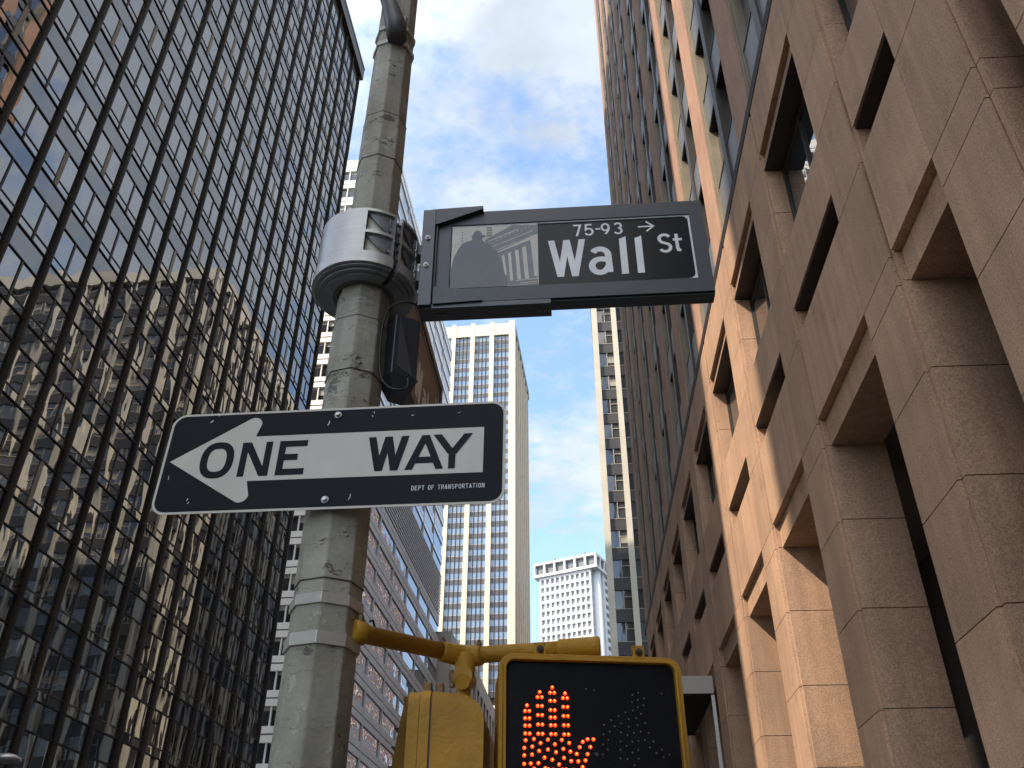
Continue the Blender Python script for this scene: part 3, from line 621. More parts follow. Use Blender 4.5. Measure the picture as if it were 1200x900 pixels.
# ================================================================== street furniture
PX, PY = -0.59, 2.10
UP = thing('street_pole', 'weathered grey eight sided street pole carrying signs and signals', 'pole', (PX, PY, 0))
PO = (PX, PY, 0)
def pr(z): return 0.0875 - 0.0061 * (z - 2.1)
def octo(z, r, ph=84): return [(PX + r * math.cos(R(ph - 45 * k)), PY - r * math.sin(R(ph - 45 * k)), z) for k in range(8)]
def octtube(zs, rs, m=0):
    mb = MB(); pts = []
    for z, r in zip(zs, rs): pts += octo(z, r)
    fs = [(i * 8 + k, (i + 1) * 8 + k, (i + 1) * 8 + (k + 1) % 8, i * 8 + (k + 1) % 8) for i in range(len(zs) - 1) for k in range(8)]
    mb.add(pts, fs, m); mb.add(octo(zs[-1], rs[-1]), [tuple(range(7, -1, -1))], m); mb.add(octo(zs[0], rs[0]), [tuple(range(8))], m)
    return mb
zs = [0.14, 2.40, 2.405, 2.86, 2.864, 3.02, 3.024, 3.21, 3.214, 3.9, 3.904, 4.12, 4.125, 9.0]
off = [0, 0, .0018, .0018, 0, 0, .0022, .0022, 0.0005, .0005, .002, .002, 0, 0]
octtube(zs, [pr(z) + o for z, o in zip(zs, off)]).build('shaft', 'pole', UP, PO, bevel=0.004)
octtube([0.14, .5, .56], [.16, .16, .11]).build('base', 'pole', UP, PO, bevel=.01)
for z, h in ((2.352, .026), (2.256, .030), (4.620, .022), (4.528, .022)):
    r = pr(z) + .006; octtube([z - h / 2, z + h / 2], [r, r]).build('steel_band', 'steel', UP, PO, bevel=.001)
# lumps of old filler and torn seams on the shaft
lp = MB(); rr = random.Random(11)
for (ang, z, w, h) in ((100, 3.055, .045, .012), (70, 3.045, .02, .016), (104, 3.17, .03, .010), (60, 2.93, .05, .006), (106, 2.95, .05, .006), (62, 3.12, .04, .005), (108, 3.95, .04, .01), (98, 3.99, .03, .008), (66, 3.96, .05, .010), (96, 2.50, .06, .014), (60, 2.52, .03, .012), (104, 2.41, .07, .006)):
    a0 = R(ang); r = pr(z)
    for q in range(7):
        aa = a0 + rr.uniform(-.5, .5) * w / r; z1 = z + rr.uniform(-h, h); s = rr.uniform(.25, 1) * h * .45
        k = math.floor((math.degrees(aa) - 84) / 45); mid = R(84 + 45 * k + 22.5); rad = r * math.cos(R(22.5)) / math.cos(aa - mid)
        c = (PX + (rad) * math.cos(aa), PY - rad * math.sin(aa), z1)
        lp.tube([(c[0] - s * 1.6, c[1], c[2] - s * .3), c, (c[0] + s * 1.5, c[1], c[2] + s * .2)], [s * .25, s, s * .3], 7, 0)
lp.build('filler_patch', 'pole', UP, PO)

for z in (2.402, 2.862, 3.022, 3.212, 3.902, 4.122):
    r = pr(z) + .0027; octtube([z - .0012, z + .0012], [r, r]).build('seam', 'rust', UP, PO)

# upper bracket tube
TA = thing('bracket_arm', 'dark tube arm strapped to the pole at the top edge of the view', 'bracket', (-.575, 2.0, 4.48))
ao = (-.575, 2.0, 4.40)
MB().tube([(-.560, 2.012, 4.43), (-.568, 2.00, 4.50), (-.600, 1.985, 4.62), (-.650, 1.975, 4.80), (-.80, 1.95, 5.3), (-1.3, 1.9, 6.6)], [.036, .040, .031, .028, .027, .025], 20, 0).build('tube', 'armdark', TA, ao)
MB().box(-.590, -.530, 2.004, 2.022, 4.45, 4.56).build('saddle', 'armdark', TA, ao, bevel=.004)

# ---------------- text strokes (highway-sign style)
class Ink:
    def __init__(s, mb, y, m=0): s.mb = mb; s.y = y; s.m = m; s.n = 0
    def quad(s, pts, m=None):
        s.n += 1; yy = s.y - s.n * 0.00006
        a = sum(pts[i][0] * pts[(i + 1) % len(pts)][1] - pts[(i + 1) % len(pts)][0] * pts[i][1] for i in range(len(pts)))
        if a < 0: pts = pts[::-1]
        s.mb.poly([(p[0], yy, p[1]) for p in pts], s.m if m is None else m)
    def line(s, pts, t, closed=False):
        s.n += 1; yy = s.y - s.n * 0.00006
        n = len(pts); P = [Vector((p[0], p[1])) for p in pts]; Lp = []; Rp = []
        for i in range(n):
            if closed: d0 = (P[i] - P[i - 1]).normalized(); d1 = (P[(i + 1) % n] - P[i]).normalized()
            else:
                d1 = (P[min(i + 1, n - 1)] - P[min(i, n - 2)]).normalized(); d0 = (P[max(i, 1)] - P[max(i - 1, 0)]).normalized()
            nn = Vector((-d0.y - d1.y, d0.x + d1.x)).normalized(); k = 1 / max(.5, nn.dot(Vector((-d1.y, d1.x))))
            Lp.append(P[i] + nn * t / 2 * k); Rp.append(P[i] - nn * t / 2 * k)
        e = n if closed else n - 1
        pts3 = [(p.x, yy, p.y) for p in Lp] + [(p.x, yy, p.y) for p in Rp]
        s.mb.add(pts3, [(i + n, (i + 1) % n + n, (i + 1) % n, i) for i in range(e)], s.m)
def arc(cx, cy, rx, ry, a0, a1, n=14): return [(cx + rx * math.cos(R(a0 + (a1 - a0) * i / n)), cy + ry * math.sin(R(a0 + (a1 - a0) * i / n))) for i in range(n + 1)]
def glyph(ink, ch, u0, u1, v0, v1, t):
    w, h = u1 - u0, v1 - v0; X = lambda x: u0 + t / 2 + x * (w - t); Z = lambda z: v0 + t / 2 + z * (h - t)
    def ln(*p): ink.line([(X(a), Z(b)) for a, b in p], t)
    def bar(x): ink.quad([(X(x) - t / 2, v0), (X(x) + t / 2, v0), (X(x) + t / 2, v1), (X(x) - t / 2, v1)])
    def hb(z, a=0, b=1): ink.quad([(X(a), Z(z) - t / 2), (X(b) + t / 2, Z(z) - t / 2), (X(b) + t / 2, Z(z) + t / 2), (X(a), Z(z) + t / 2)])
    def dg(xa, za, xb, zb, k=1.08): ink.quad([(X(xa) - t * k / 2, v0 + za * h), (X(xa) + t * k / 2, v0 + za * h), (X(xb) + t * k / 2, v0 + zb * h), (X(xb) - t * k / 2, v0 + zb * h)])
    if ch == 'O' or ch == '0': ink.line([(X(.5 + .5 * math.copysign(abs(math.cos(a)) ** .82, math.cos(a))), Z(.5 + .5 * math.copysign(abs(math.sin(a)) ** .82, math.sin(a)))) for a in [2 * math.pi * i / 40 for i in range(40)]], t, True)
    elif ch == 'N': bar(0); bar(1); dg(0.06, 1, .94, 0, 1.2)
    elif ch == 'E': bar(0); hb(0); hb(1); hb(.52, 0, .62)
    elif ch == 'W': dg(0, 1, .27, 0); dg(.5, 1, .27, 0); dg(.5, 1, .73, 0); dg(1, 1, .73, 0)
    elif ch == 'A': dg(0, 0, .5, 1); dg(1, 0, .5, 1); hb(.22, .16, .80)
    elif ch == 'Y': dg(0, 1, .5, .42, 1.25); dg(1, 1, .5, .42, 1.25); ink.quad([(X(.5) - t / 2, v0), (X(.5) + t / 2, v0), (X(.5) + t / 2, v0 + .5 * h), (X(.5) - t / 2, v0 + .5 * h)])
    elif ch == 'D': bar(0); ink.line([(X(0), Z(1)), (X(.45), Z(1))] + [(X(.45 + .55 * math.cos(a)), Z(.5 + .5 * math.sin(a))) for a in [math.pi / 2 - math.pi * i / 12 for i in range(1, 12)]] + [(X(.45), Z(0)), (X(0), Z(0))], t)
    elif ch in 'PR':
        bar(0); ink.line([(X(0), Z(1)), (X(.6), Z(1))] + [(X(.6 + .4 * math.cos(a)), Z(.74 + .26 * math.sin(a))) for a in [math.pi / 2 - math.pi * i / 8 for i in range(1, 8)]] + [(X(.6), Z(.48)), (X(0), Z(.48))], t)
        if ch == 'R': dg(.55, .48, 1, 0)
    elif ch == 'T': bar(.5); hb(1, 0, 1); ink.quad([(u0, v1 - t), (X(.2), v1 - t), (X(.2), v1), (u0, v1)])
    elif ch == 'F': bar(0); hb(1); hb(.52, 0, .8)
    elif ch == 'I': bar(.5)
    elif ch == 'S': ink.line([(X(a), Z(b)) for a, b in arc(.5, .755, .5, .245, 25, 180, 10) + arc(.5, .755, .5, .245, 190, 262, 5)[0:0] + [(.06, .66), (.2, .56), (.5, .5), (.82, .43), (.97, .33)] + arc(.5, .245, .5, .245, 0, -155, 10)], t)
    elif ch == '7': hb(1, 0, 1); ink.quad([(u0, v1 - t), (X(.1), v1 - t), (X(.1), v1), (u0, v1)]); dg(1, .95, .35, 0, 1.05)
    elif ch == '5': ink.line([(X(a), Z(b)) for a, b in [(.92, 1), (.12, 1), (.06, .5), (.3, .6)] + arc(.48, .31, .52, .31, 80, -155, 12)], t)
    elif ch == '9': ink.line([(X(a), Z(b)) for a, b in arc(.5, .68, .5, .32, 0, 360, 18)], t); ink.line([(X(1), Z(.68)), (X(.97), Z(.45)), (X(.75), Z(.2)), (X(.45), Z(0))], t)
    elif ch == '3': ink.line([(X(a), Z(b)) for a, b in arc(.5, .76, .46, .24, 155, -70, 10) + arc(.5, .27, .5, .27, 70, -155, 12)], t)
    elif ch == '-': ink.quad([(u0, v0), (u1, v0), (u1, v1), (u0, v1)])
    elif ch == 'a':
        ink.line([(X(a), Z(b)) for a, b in arc(.5, .72, .47, .28, 150, 0, 9) + [(.97, .45), (1, .2), (1, 0)]], t)
        ink.line([(X(a), Z(b)) for a, b in [(.98, .52), (.6, .57)] + arc(.45, .28, .45, .28, 100, 330, 12) + [(.95, .25)]], t)
    elif ch == 'l': ink.quad([(u0, v0), (u1, v0), (u1, v1), (u0, v1 - .45 * w)])
    elif ch == 't': ink.line([(X(.38), v1), (X(.38), Z(.16)), (X(.5), Z(.02)), (X(.95), Z(.0))], t); ink.quad([(u0, v0 + .62 * h), (u1, v0 + .62 * h), (u1, v0 + .62 * h + t * .9), (u0, v0 + .62 * h + t * .9)])
    elif ch == 'e': ink.line([(X(a), Z(b)) for a, b in [(0.02, .48), (1, .48)] + arc(.5, .5, .5, .5, 8, 315, 18)], t)
    elif ch == 'r': bar(0); ink.line([(X(a), Z(b)) for a, b in [(0, .6)] + arc(.7, .55, .65, .45, 150, 75, 6)], t)
def rrect(x0, x1, z0, z1, r, n=8):
    p = []
    for cx, cz, a in ((x1 - r, z1 - r, 0), (x0 + r, z1 - r, 90), (x0 + r, z0 + r, 180), (x1 - r, z0 + r, 270)):
        for i in range(n + 1): p.append((cx + r * math.cos(R(a + 90 * i / n)), cz + r * math.sin(R(a + 90 * i / n))))
    return p

# ---------------- ONE WAY sign
OW = thing('one_way_sign', 'long black and white ONE WAY sign with a left arrow bolted across the pole', 'road sign', (-.598, 1.9973, 2.7247))
Mx = Matrix(((math.cos(-.0365), 0, 0), (math.sin(-.0365), 0, 0), (0, 0, 0)))
dx = Vector((math.cos(-.0365) * math.cos(-.0073), math.sin(-.0365) * math.cos(-.0073), math.sin(-.0073)))
nn = Vector((math.sin(-.0365), -math.cos(-.0365), 0))
upv = Vector((-math.cos(-.0365) * math.sin(-.0073), -math.sin(-.0365) * math.sin(-.0073), math.cos(-.0073))) * math.cos(-.0151) + nn * math.sin(-.0151)
upv.normalize(); yv = upv.cross(dx)
OW.rotation_euler = Matrix((dx, yv, upv)).transposed().to_euler()
MB().plate(rrect(-.457, .457, -.151, .151, .038), 0, .0022, 0, 1).build('panel', ['signwhite', 'alu'], OW)
# border kept as the pale rim, black field inside it
MB().plate(rrect(-.4505, .4505, -.1445, .1445, .032), -.0004, -.00005, 0).build('field', 'signblack', OW)
def tang(P, C, r, side):
    P = Vector(P); C = Vector(C); d = C - P; L_ = d.length; a = math.atan2(d.y, d.x); b = math.asin(r / L_); ang = a + side * b
    l = math.sqrt(L_ * L_ - r * r); return (P.x + l * math.cos(ang), P.y + l * math.sin(ang))
tip = (-.437, .0035); r = .0225
Cu = (-.2255, .1085); Cl = (-.2255, -.1015)
tu = tang(tip, Cu, r, 1); tl = tang(tip, Cl, r, -1)
au0 = math.degrees(math.atan2(tu[1] - Cu[1], tu[0] - Cu[0])); al0 = math.degrees(math.atan2(tl[1] - Cl[1], tl[0] - Cl[0]))
up_arc = arc(Cu[0], Cu[1], r, r, au0, 8, 12)
lo_arc = arc(Cl[0], Cl[1], r, r, al0, -8, 12)
poly = [tip] + up_arc + [(-.2145, .0715), (.4005, .0715), (.4005, -.0625), (-.2145, -.0625)] + lo_arc[::-1]
MB().plate(poly, -.0009, -.00045, 0).build('arrow', 'signwhite', OW)
lt = MB(); ink = Ink(lt, -.00100); t = .0185
glyph(ink, 'O', -.3535, -.2625, -.052, .058, .0205); glyph(ink, 'N', -.2455, -.1625, -.0495, .0535, t); glyph(ink, 'E', -.1435, -.0675, -.0495, .0535, t)
glyph(ink, 'W', .0965, .2035, -.0485, .0535, t); glyph(ink, 'A', .1985, .2975, -.0485, .0535, t); glyph(ink, 'Y', .270, .3695, -.0485, .0535, .018)
lt.build('lettering', 'signblack', OW)
sm = MB(); ink = Ink(sm, -.0005); x = .2205
for ch in 'DEPT OF TRANSPORTATION':
    if ch == ' ': x += .0072; continue
    w = .0035 if ch == 'I' else .0066
    glyph(ink, ch, x, x + w, -.1075, -.0945, .00145); x += w + .00225
sm.build('small_lettering', 'facewhite', OW)
def bolt(parent, x, z, r=.010, y=-.0006, m=('alu_dark', 'steel')):
    b = MB().tube([(x, y, z), (x, y - .003, z)], r, 20, 0, smooth=False).tube([(x, y - .003, z), (x, y - .010, z)], [r * .62, r * .55], 6, 1, smooth=False)
    b.build('bolt', list(m), parent)
bolt(OW, .004, .1275); bolt(OW, .001, -.1255)
sc = MB(); rs = random.Random(5)
for (x, z, a, l) in ((-.352, .121, 30, .010), (-.327, .142, 130, .012), (-.365, -.113, 60, .008), (-.36, -.124, 40, .006), (.06, -.127, 65, .018), (.10, .128, 80, .006), (.205, .115, 10, .005), (-.02, .098, 62, .014), (.272, -.028, 120, .006), (.10, .118, 100, .004), (-.43, -.05, 85, .01), (.33, .12, 20, .004)):
    for q in range(2):
        x2 = x + rs.uniform(-.002, .002); z2 = z + rs.uniform(-.002, .002)
        Ink(sc, -.00115 - .0001 * q).line([(x2, z2), (x2 + l * .5 * math.cos(R(a)), z2 + l * .5 * math.sin(R(a))), (x2 + l * math.cos(R(a + 12)), z2 + l * math.sin(R(a + 12)))], rs.uniform(.0007, .0020))
sc.build('scratches', 'facewhite', OW)
MB().box(-.03, .03, .0025, .034, -.02, .02).box(-.02, .02, .0025, .02, -.14, .14).build('mounting_bracket', 'armdark', OW)

# ---------------- Wall St name sign
def rot_from(a, b, tilt=0): return (math.asin(0), -b, a)
WS = thing('street_name_sign', 'framed black Wall St sign with a picture and numbers 75-93, reaching right from the pole', 'street sign', (.0526, 2.0951, 3.4929), (0, -.0039, -.009))
# frame: four rails around the face
fm = MB(); T_ = .045
for (x0, x1, z0, z1) in ((-.445, .4245, .1335, .1895), (-.445, .4245, -.1865, -.1335), (.381, .4245, -.1335, .1335), (-.445, -.381, -.1335, .1335)):
    fm.box(x0, x1, -.004, T_, z0, z1, 0)
fm.build('frame', 'blackmetal', WS)
MB().box(-.4445, .4245, .004, T_ + .004, -.1925, -.187).build('lower_rail', 'blackmetal2', WS)
MB().box(-.381, .381, .0045, .040, -.1335, .1335).build('face', 'panelblack', WS)
# silver outline with rounded outer corners of the black field
bd = MB()
bd.box(-.381, .381, .001, .0044, .1285, .1333, 0).box(-.105, .381, .001, .0044, -.1333, -.1295, 0).box(.3755, .381, .001, .0044, -.1295, .1285, 0)
for sx, sz in ((1, 1), (1, -1)):
    c = (.3755 - .020, sz * (.1288 - .020)); a = arc(c[0], c[1], .020, .020, 0, 90 * sz, 8)
    bd.plate([(.3758, sz * .1289)] + a[::-1], .0012, .0043, 0)
bd.build('border', 'facewhite', WS)
lt = MB(); ink = Ink(lt, .0040)
glyph(ink, 'W', -.0705, .0455, -.0985, .0535, .0185); glyph(ink, 'a', .053, .1275, -.0985, .0185, .0205)
glyph(ink, 'l', .153, .1745, -.0985, .0565, .02); glyph(ink, 'l', .202, .2235, -.0975, .0565, .02)
glyph(ink, 'S', .273, .3165, -.0205, .0600, .0105); glyph(ink, 't', .3205, .3490, -.0180, .0560, .0105)
for ch, a, b in (('7', .0115, .037), ('5', .0455, .0755), ('9', .0985, .1275), ('3', .1375, .1675)): glyph(ink, ch, a, b, .0665, .1170, .0068)
glyph(ink, '-', .0815, .0965, .0900, .0965, .006)
ink.line([(.217, .0935), (.264, .0940)], .0055); ink.line([(.243, .1150), (.2655, .0940), (.242, .0725)], .0055)
lt.build('lettering', 'facewhite', WS)
# picture: dark cloaked figure before a columned facade
pc = MB()
pc.box(-.3785, -.1030, .0005, .0043, -.1300, .1283, 0)
ink = Ink(pc, .0003, 1)
ink.quad([(-.236, .012), (-.1035, .084), (-.1035, .122), (-.150, .1245), (-.185, .1270), (-.274, .066)])      # entablature
ink.m = 0
for k, (a, b) in enumerate((((-.272, .074), (-.200, .124)), ((-.262, .060), (-.165, .108)), ((-.250, .036), (-.118, .098)), ((-.238, .020), (-.110, .080)))): ink.line([a, b], .0022 if k != 1 else .003)
for k in range(9): x = -.235 + .013 * k; z = .060 + .0065 * k; ink.line([(x, z), (x + .004, z + .007 + .004 * (k % 2))], .002)
ink.m = 1
ink.quad([(-.236, .008), (-.128, .058), (-.110, -.092), (-.103, -.130), (-.225, -.1295)])
ink.m = 0
for (a, zt, b, zb, w) in ((-.214, -.004, -.2045, -.085, .008), (-.194, .006, -.1865, -.108, .0095), (-.171, .016, -.163, -.106, .011), (-.1475, .027, -.139, -.104, .0125)):
    ink.quad([(a - w / 2, zt), (a + w / 2, zt + .004), (b + w / 2, zb), (b - w / 2, zb)])
ink.quad([(-.125, .040), (-.1035, .050), (-.1035, -.092), (-.1165, -.096)])
ink.m = 1
for z, a in ((-.108, -.175), (-.118, -.16), (-.126, -.20)): ink.m = 0; ink.line([(a, z - .002), (-.1035, z + .004)], .0022)
ink.m = 1
for (x, z) in ((-.345, .106), (-.345, .094), (-.345, .082), (-.346, .070)): ink.line([(x, z), (x, z - .006)], .0025)
for k in range(4): ink.line([(-.268, .118 - .011 * k), (-.250, .119 - .011 * k)], .0032)
ink.m = 2
hat = [(-.3215, .0845), (-.3130, .0865), (-.3085, .0960), (-.3065, .1045), (-.2990, .1080), (-.2890, .1070), (-.2840, .0980), (-.2800, .0885), (-.2705, .0850), (-.2720, .0805), (-.2800, .0795)]
body = [(-.2830, .0700), (-.2800, .0640), (-.2600, .0480), (-.2330, .0150), (-.2180, -.0500), (-.2010, -.1000), (-.2000, -.1298), (-.3783, -.1298), (-.3770, -.0500), (-.3700, -.0050), (-.3550, .0350), (-.3430, .0560), (-.3250, .0630), (-.3120, .0700), (-.3130, .0790)]
ink.quad(hat[::-1][0:0] + hat); ink.quad([(-.314, .084), (-.3125, .070), (-.2815, .066), (-.2800, .083)]); ink.quad(body[::-1])
pc.build('picture', ['picbeige', 'picgrey', 'picdark'], WS)
# arm plate, gussets and lower channel near the pole
ap = MB().box(-.4725, -.4310, -.022, .05, -.205, .1925).box(-.4309, -.4270, -.012, .045, -.186, .190)
ap.build('end_plate', 'blackmetal2', WS, bevel=.0015)
MB().plate([(-.4460, .1940), (-.2780, .1985), (-.2780, .1860), (-.4210, .1300), (-.4460, .1270)], -.021, -.0045, 0).build('gusset', 'blackmetal', WS, bevel=.0012)
MB().plate([(-.4265, -.1985), (-.2760, -.1925), (-.2760, -.1840), (-.3400, -.1450), (-.4265, -.1300)], -.017, -.0045, 0).build('gusset', 'blackmetal', WS, bevel=.0012)
MB().box(-.4680, -.0675, -.010, .055, -.2110, -.1935).build('lower_channel', 'blackmetal2', WS, bevel=.0012)
MB().box(-.4265, -.4235, -.016, -.005, -.128, .128).build('edge_trim', 'cablemat', WS)
for z in (.067, -.047): bolt(WS, -.4530, z, .0085, -.0222, ('facewhite', 'facewhite'))
for x in (-.415, -.395, -.105, -.085): MB().tube([(x, .02, -.2112), (x, .02, -.2150)], .005, 10, 0).build('screw', 'armdark', WS)
for x in (.375, .395): MB().tube([(x, .02, -.1926), (x, .02, -.1950)], .005, 10, 0).build('screw', 'armdark', WS)
MB().box(-.540, -.4726, .0, .045, .02, .06).box(-.540, -.4726, 0, .045, -.09, -.05).build('pole_arm', 'blackmetal2', WS)

# ---------------- brown Water St sign, along the other street
BS = thing('street_name_sign', 'brown Water St sign seen edge-on behind the pole, half hidden by the ONE WAY sign', 'street sign', (-.505, 2.66, 3.49), (0, 0, R(88.7)))
bf = MB()
for (x0, x1, z0, z1) in ((-.455, .455, .150, .190), (-.455, .455, -.24, -.200), (.415, .455, -.20, .15), (-.455, -.415, -.20, .15)): bf.box(x0, x1, -.006, .045, z0, z1, 0)
bf.build('frame', 'brownmetal', BS, bevel=.0015)
MB().box(-.415, .415, .003, .04, -.200, .150).build('face', 'brownface', BS)
lt = MB(); ink = Ink(lt, .0025)
dz = -.062
glyph(ink, 'W', -.080, .065, -.1100 + dz, .0535 + dz, .034); glyph(ink, 'a', .076, .160, -.1100 + dz, .0150 + dz, .032); glyph(ink, 't', .170, .212, -.1100 + dz, .045 + dz, .024)
glyph(ink, 'e', .220, .286, -.1100 + dz, .0150 + dz, .022); glyph(ink, 'r', .296, .330, -.1100 + dz, .0150 + dz, .022)
glyph(ink, 'S', .340, .370, .0, .0700, .012); glyph(ink, 't', .374, .398, .0, .066, .012)
lt.build('lettering', 'letterwhite', BS)
bd = MB().box(-.413, .413, .001, .003, .1435, .1485).box(-.413, .413, .001, .003, -.1985, -.1935).box(.408, .413, .001, .003, -.143, .143).box(-.413, -.408, .001, .003, -.143, .143)
bd.build('border', 'facewhite', BS)
MB().box(-.53, -.455, .0, .04, .05, .09).box(-.53, -.455, 0, .04, -.09, -.05).build('pole_arm', 'brownmetal', BS)

# ---------------- metal ring housing with horn ports
RG = thing('horn_speaker', 'brushed metal ring housing with paired horn openings wrapped round the pole', 'loudspeaker', (PX, PY, 3.47))
RO = (PX, PY, 3.47)
def cp(a, r, z): return (PX + r * math.cos(R(a)), PY - r * math.sin(R(a)), z)
def arcwall(mb, a0, a1, z0, z1, ro, ri, m=0, n=None, smooth=True):
    n = n or max(2, int(abs(a1 - a0) / 6)); v = []; 
    for i in range(n + 1):
        a = a0 + (a1 - a0) * i / n; v += [cp(a, ro, z0), cp(a, ro, z1), cp(a, ri, z1), cp(a, ri, z0)]
    fo = [(i * 4, i * 4 + 1, i * 4 + 5, i * 4 + 4) for i in range(n)]; fi = [(i * 4 + 2, i * 4 + 3, i * 4 + 7, i * 4 + 6) for i in range(n)]
    ft = [(i * 4 + 1, i * 4 + 2, i * 4 + 6, i * 4 + 5) for i in range(n)] + [(i * 4 + 3, i * 4, i * 4 + 4, i * 4 + 7) for i in range(n)]
    mb.add(v, fo + fi, m, smooth); mb.add(v, ft + [(0, 3, 2, 1), (n * 4, n * 4 + 1, n * 4 + 2, n * 4 + 3)], m)
RR = .1555; Z0, Z1 = 3.385, 3.572
for (a_start, a_end, pa, pb) in ((47.5, 227, 49.5, 82), (-133, 39.5, 6, 37.5)):
    hb_ = MB()
    ri = RR - .006; zm = (Z0 + Z1) / 2
    if a_start > 0: plain = (pb, a_end); lip = (a_start, pa)
    else: plain = (a_start, pa); lip = (pb, a_end)
    arcwall(hb_, plain[0], plain[1], Z0, Z1, RR, ri, 0)
    arcwall(hb_, lip[0], lip[1], Z0, Z1, RR, ri - .01, 0)
    for za, zb in ((Z0, Z0 + .014), (zm - .006, zm + .006), (Z1 - .010, Z1)): arcwall(hb_, pa, pb, za, zb, RR - .0003, ri - .012, 0)
    arcwall(hb_, a_start, a_end, Z1 - .004, Z1 + .0, RR - .001, .085, 0)
    hb_.build('housing', ['alu'], RG, RO)
    for za, zb in ((Z0 + .014, zm - .006), (zm + .006, Z1 - .010)):
        p = MB(); arcwall(p, pa, pb, za, zb, .132, .128, 0)
        # horn: half cone opening towards the gap
        far, near = (pb, pa) if a_start > 0 else (pa, pb)
        if a_start > 0: far, near = pb, pa
        else: far, near = pb, pa
        n = 10; apex = cp(near + (far - near) * .97, .150, zb - .004); rim = []
        for i in range(n + 1):
            th = math.pi * i / n; rim.append(cp(near + (far - near) * (.08 + .0), .150 - .016 * math.sin(th), zb - .002 - (zb - za - .004) * .5 * (1 - math.cos(th)) * .95))
        p.add([apex] + rim, [(0, i + 1, i + 2) for i in range(n)], 1, True)
        mid = cp((near + far) / 2, .136, (za + zb) / 2)
        top = [cp(near + (far - near) * k / 6, RR - .012, zb - .001) for k in range(7)] + [cp(near + (far - near) * k / 6, .1325, zb - .001) for k in range(6, -1, -1)]
        p.poly(top, 1)
        v0 = [cp(near + (far - near) * k / 8, RR - .010, zb - (zb - za) * (1 - (k / 8) ** 1.7) * .93) for k in range(9)]; v1 = [cp(near + (far - near) * k / 8, RR - .010, zb) for k in range(9)]
        p.add(v0 + v1, [(k, k + 1, k + 10, k + 9) for k in range(8)], 1, True)
        a_ = near + (far - near) * .13
        p.tube([cp(a_, RR - .006, za + .010), cp(a_, RR - .006, zb - .012)], .0035, 8, 2)
        p.tube([cp(a_ + .04, RR - .002, za + .016), cp(a_ + .04, RR + .003, za + .016)], .0045, 10, 3)
        p.build('horn_port', ['port', 'alu_dark', 'armdark', 'steel'], RG, RO)
for (r0, r1, z0, z1, m) in ((.1615, .160, 3.352, 3.3845, 'alu'), (.152, .150, 3.345, 3.3515, 'alu_dark'), (.139, .134, 3.337, 3.3445, 'alu_dark'), (.124, .100, 3.331, 3.3365, 'alu_dark')):
    b = MB(); 
    for (a0, a1) in ((47.5, 227), (-133, 39.5)):
        arcwall(b, a0, a1, z0, z1, r0, .082, 0)
    b.build('base_ring', m, RG, RO)
ins = MB(); arcwall(ins, 0, 360, 3.33, Z1 - .006, .095, .084, 0)
for k in range(5): ins.tube([cp(39, .150, 3.40 + .035 * k), cp(48, .150, 3.40 + .035 * k)], .0045, 8, 0)
ins.tube([cp(43.5, .135, 3.39), cp(43.5, .135, 3.56)], .006, 8, 0)
ins.build('clamp', 'armdark', RG, RO)

# ---------------- small black power box behind the pole and its cable
PB = thing('power_box', 'small black faceted power box with a looping cable behind the pole', 'power box', (-.463, 2.115, 3.0), (0, 0, R(33)))
bx = MB().box(-.041, .041, -.038, .038, .03, .245, 0)
bx.build('case', 'blackmetal2', PB, bevel=.004)
MB().plate([(-.026, .235), (.026, .035), (-.026, .060)], -.0405, -.0382, 0).build('cover', 'slate', PB)
MB().add([(-.045, -.039, .03), (.045, -.039, .03), (.045, .039, .03), (-.045, .039, .03), (-.02, -.02, -.03), (.02, -.02, -.03), (.02, .02, -.03), (-.02, .02, -.03)], [(0, 1, 5, 4), (1, 2, 6, 5), (2, 3, 7, 6), (3, 0, 4, 7), (4, 5, 6, 7)], 0).build('lower_cap', 'blackmetal', PB)
inv = wm(PB).inverted()
def spline(P, n=6):
    P = [Vector(p) for p in P]; o = []
    for i in range(len(P) - 1):
        a, b, c, d = P[max(i - 1, 0)], P[i], P[i + 1], P[min(i + 2, len(P) - 1)]
        for k in range(n):
            t = k / n; o.append(.5 * ((2 * b) + (c - a) * t + (2 * a - 5 * b + 4 * c - d) * t * t + (3 * b - a - 3 * c + d) * t ** 3))
    o.append(P[-1]); return o
cbl = [inv @ Vector(p) for p in ((-.405, 2.09, 3.278), (-.435, 2.06, 3.283), (-.475, 2.05, 3.272), (-.505, 2.05, 3.235), (-.512, 2.05, 3.12), (-.503, 2.05, 3.02), (-.478, 2.05, 2.975), (-.445, 2.055, 2.966), (-.428, 2.07, 2.985), (-.432, 2.09, 3.03))]
MB().tube(spline(cbl), .0035, 8, 0).build('cable', 'cablemat', PB)

# ---------------- yellow signal arm
YA = thing('signal_arm', 'yellow pipe arm reaching right from the pole above the walk signal', 'signal arm', (-.50, 2.1, 2.29))
YO = (-.50, 2.1, 2.29)
e = Vector((-.306, 2.262, 2.291)); 
p1 = MB().tube([(-.520, 2.085, 2.292), (-.505, 2.100, 2.292), (-.4925, 2.111, 2.292), (-.490, 2.113, 2.292), (-.30, 2.268, 2.291)], [0.0299, 0.0299, 0.0282, 0.0224, 0.0212], 24, 0)
p1.build('pipe', 'yellow', YA, YO)
p2 = MB().tube([(-.235, 2.292, 2.291), (-.06, 2.262, 2.291), (-.02, 2.256, 2.291)], .0212, 24, 0).tube([(-.022, 2.256, 2.291), (-.018, 2.255, 2.291), (.075, 2.238, 2.291), (.083, 2.236, 2.291), (.084, 2.236, 2.291)], [0.0217, 0.0253, 0.0257, 0.0241, 0.0166], 24, 0)
p2.build('pipe', 'yellow', YA, YO)
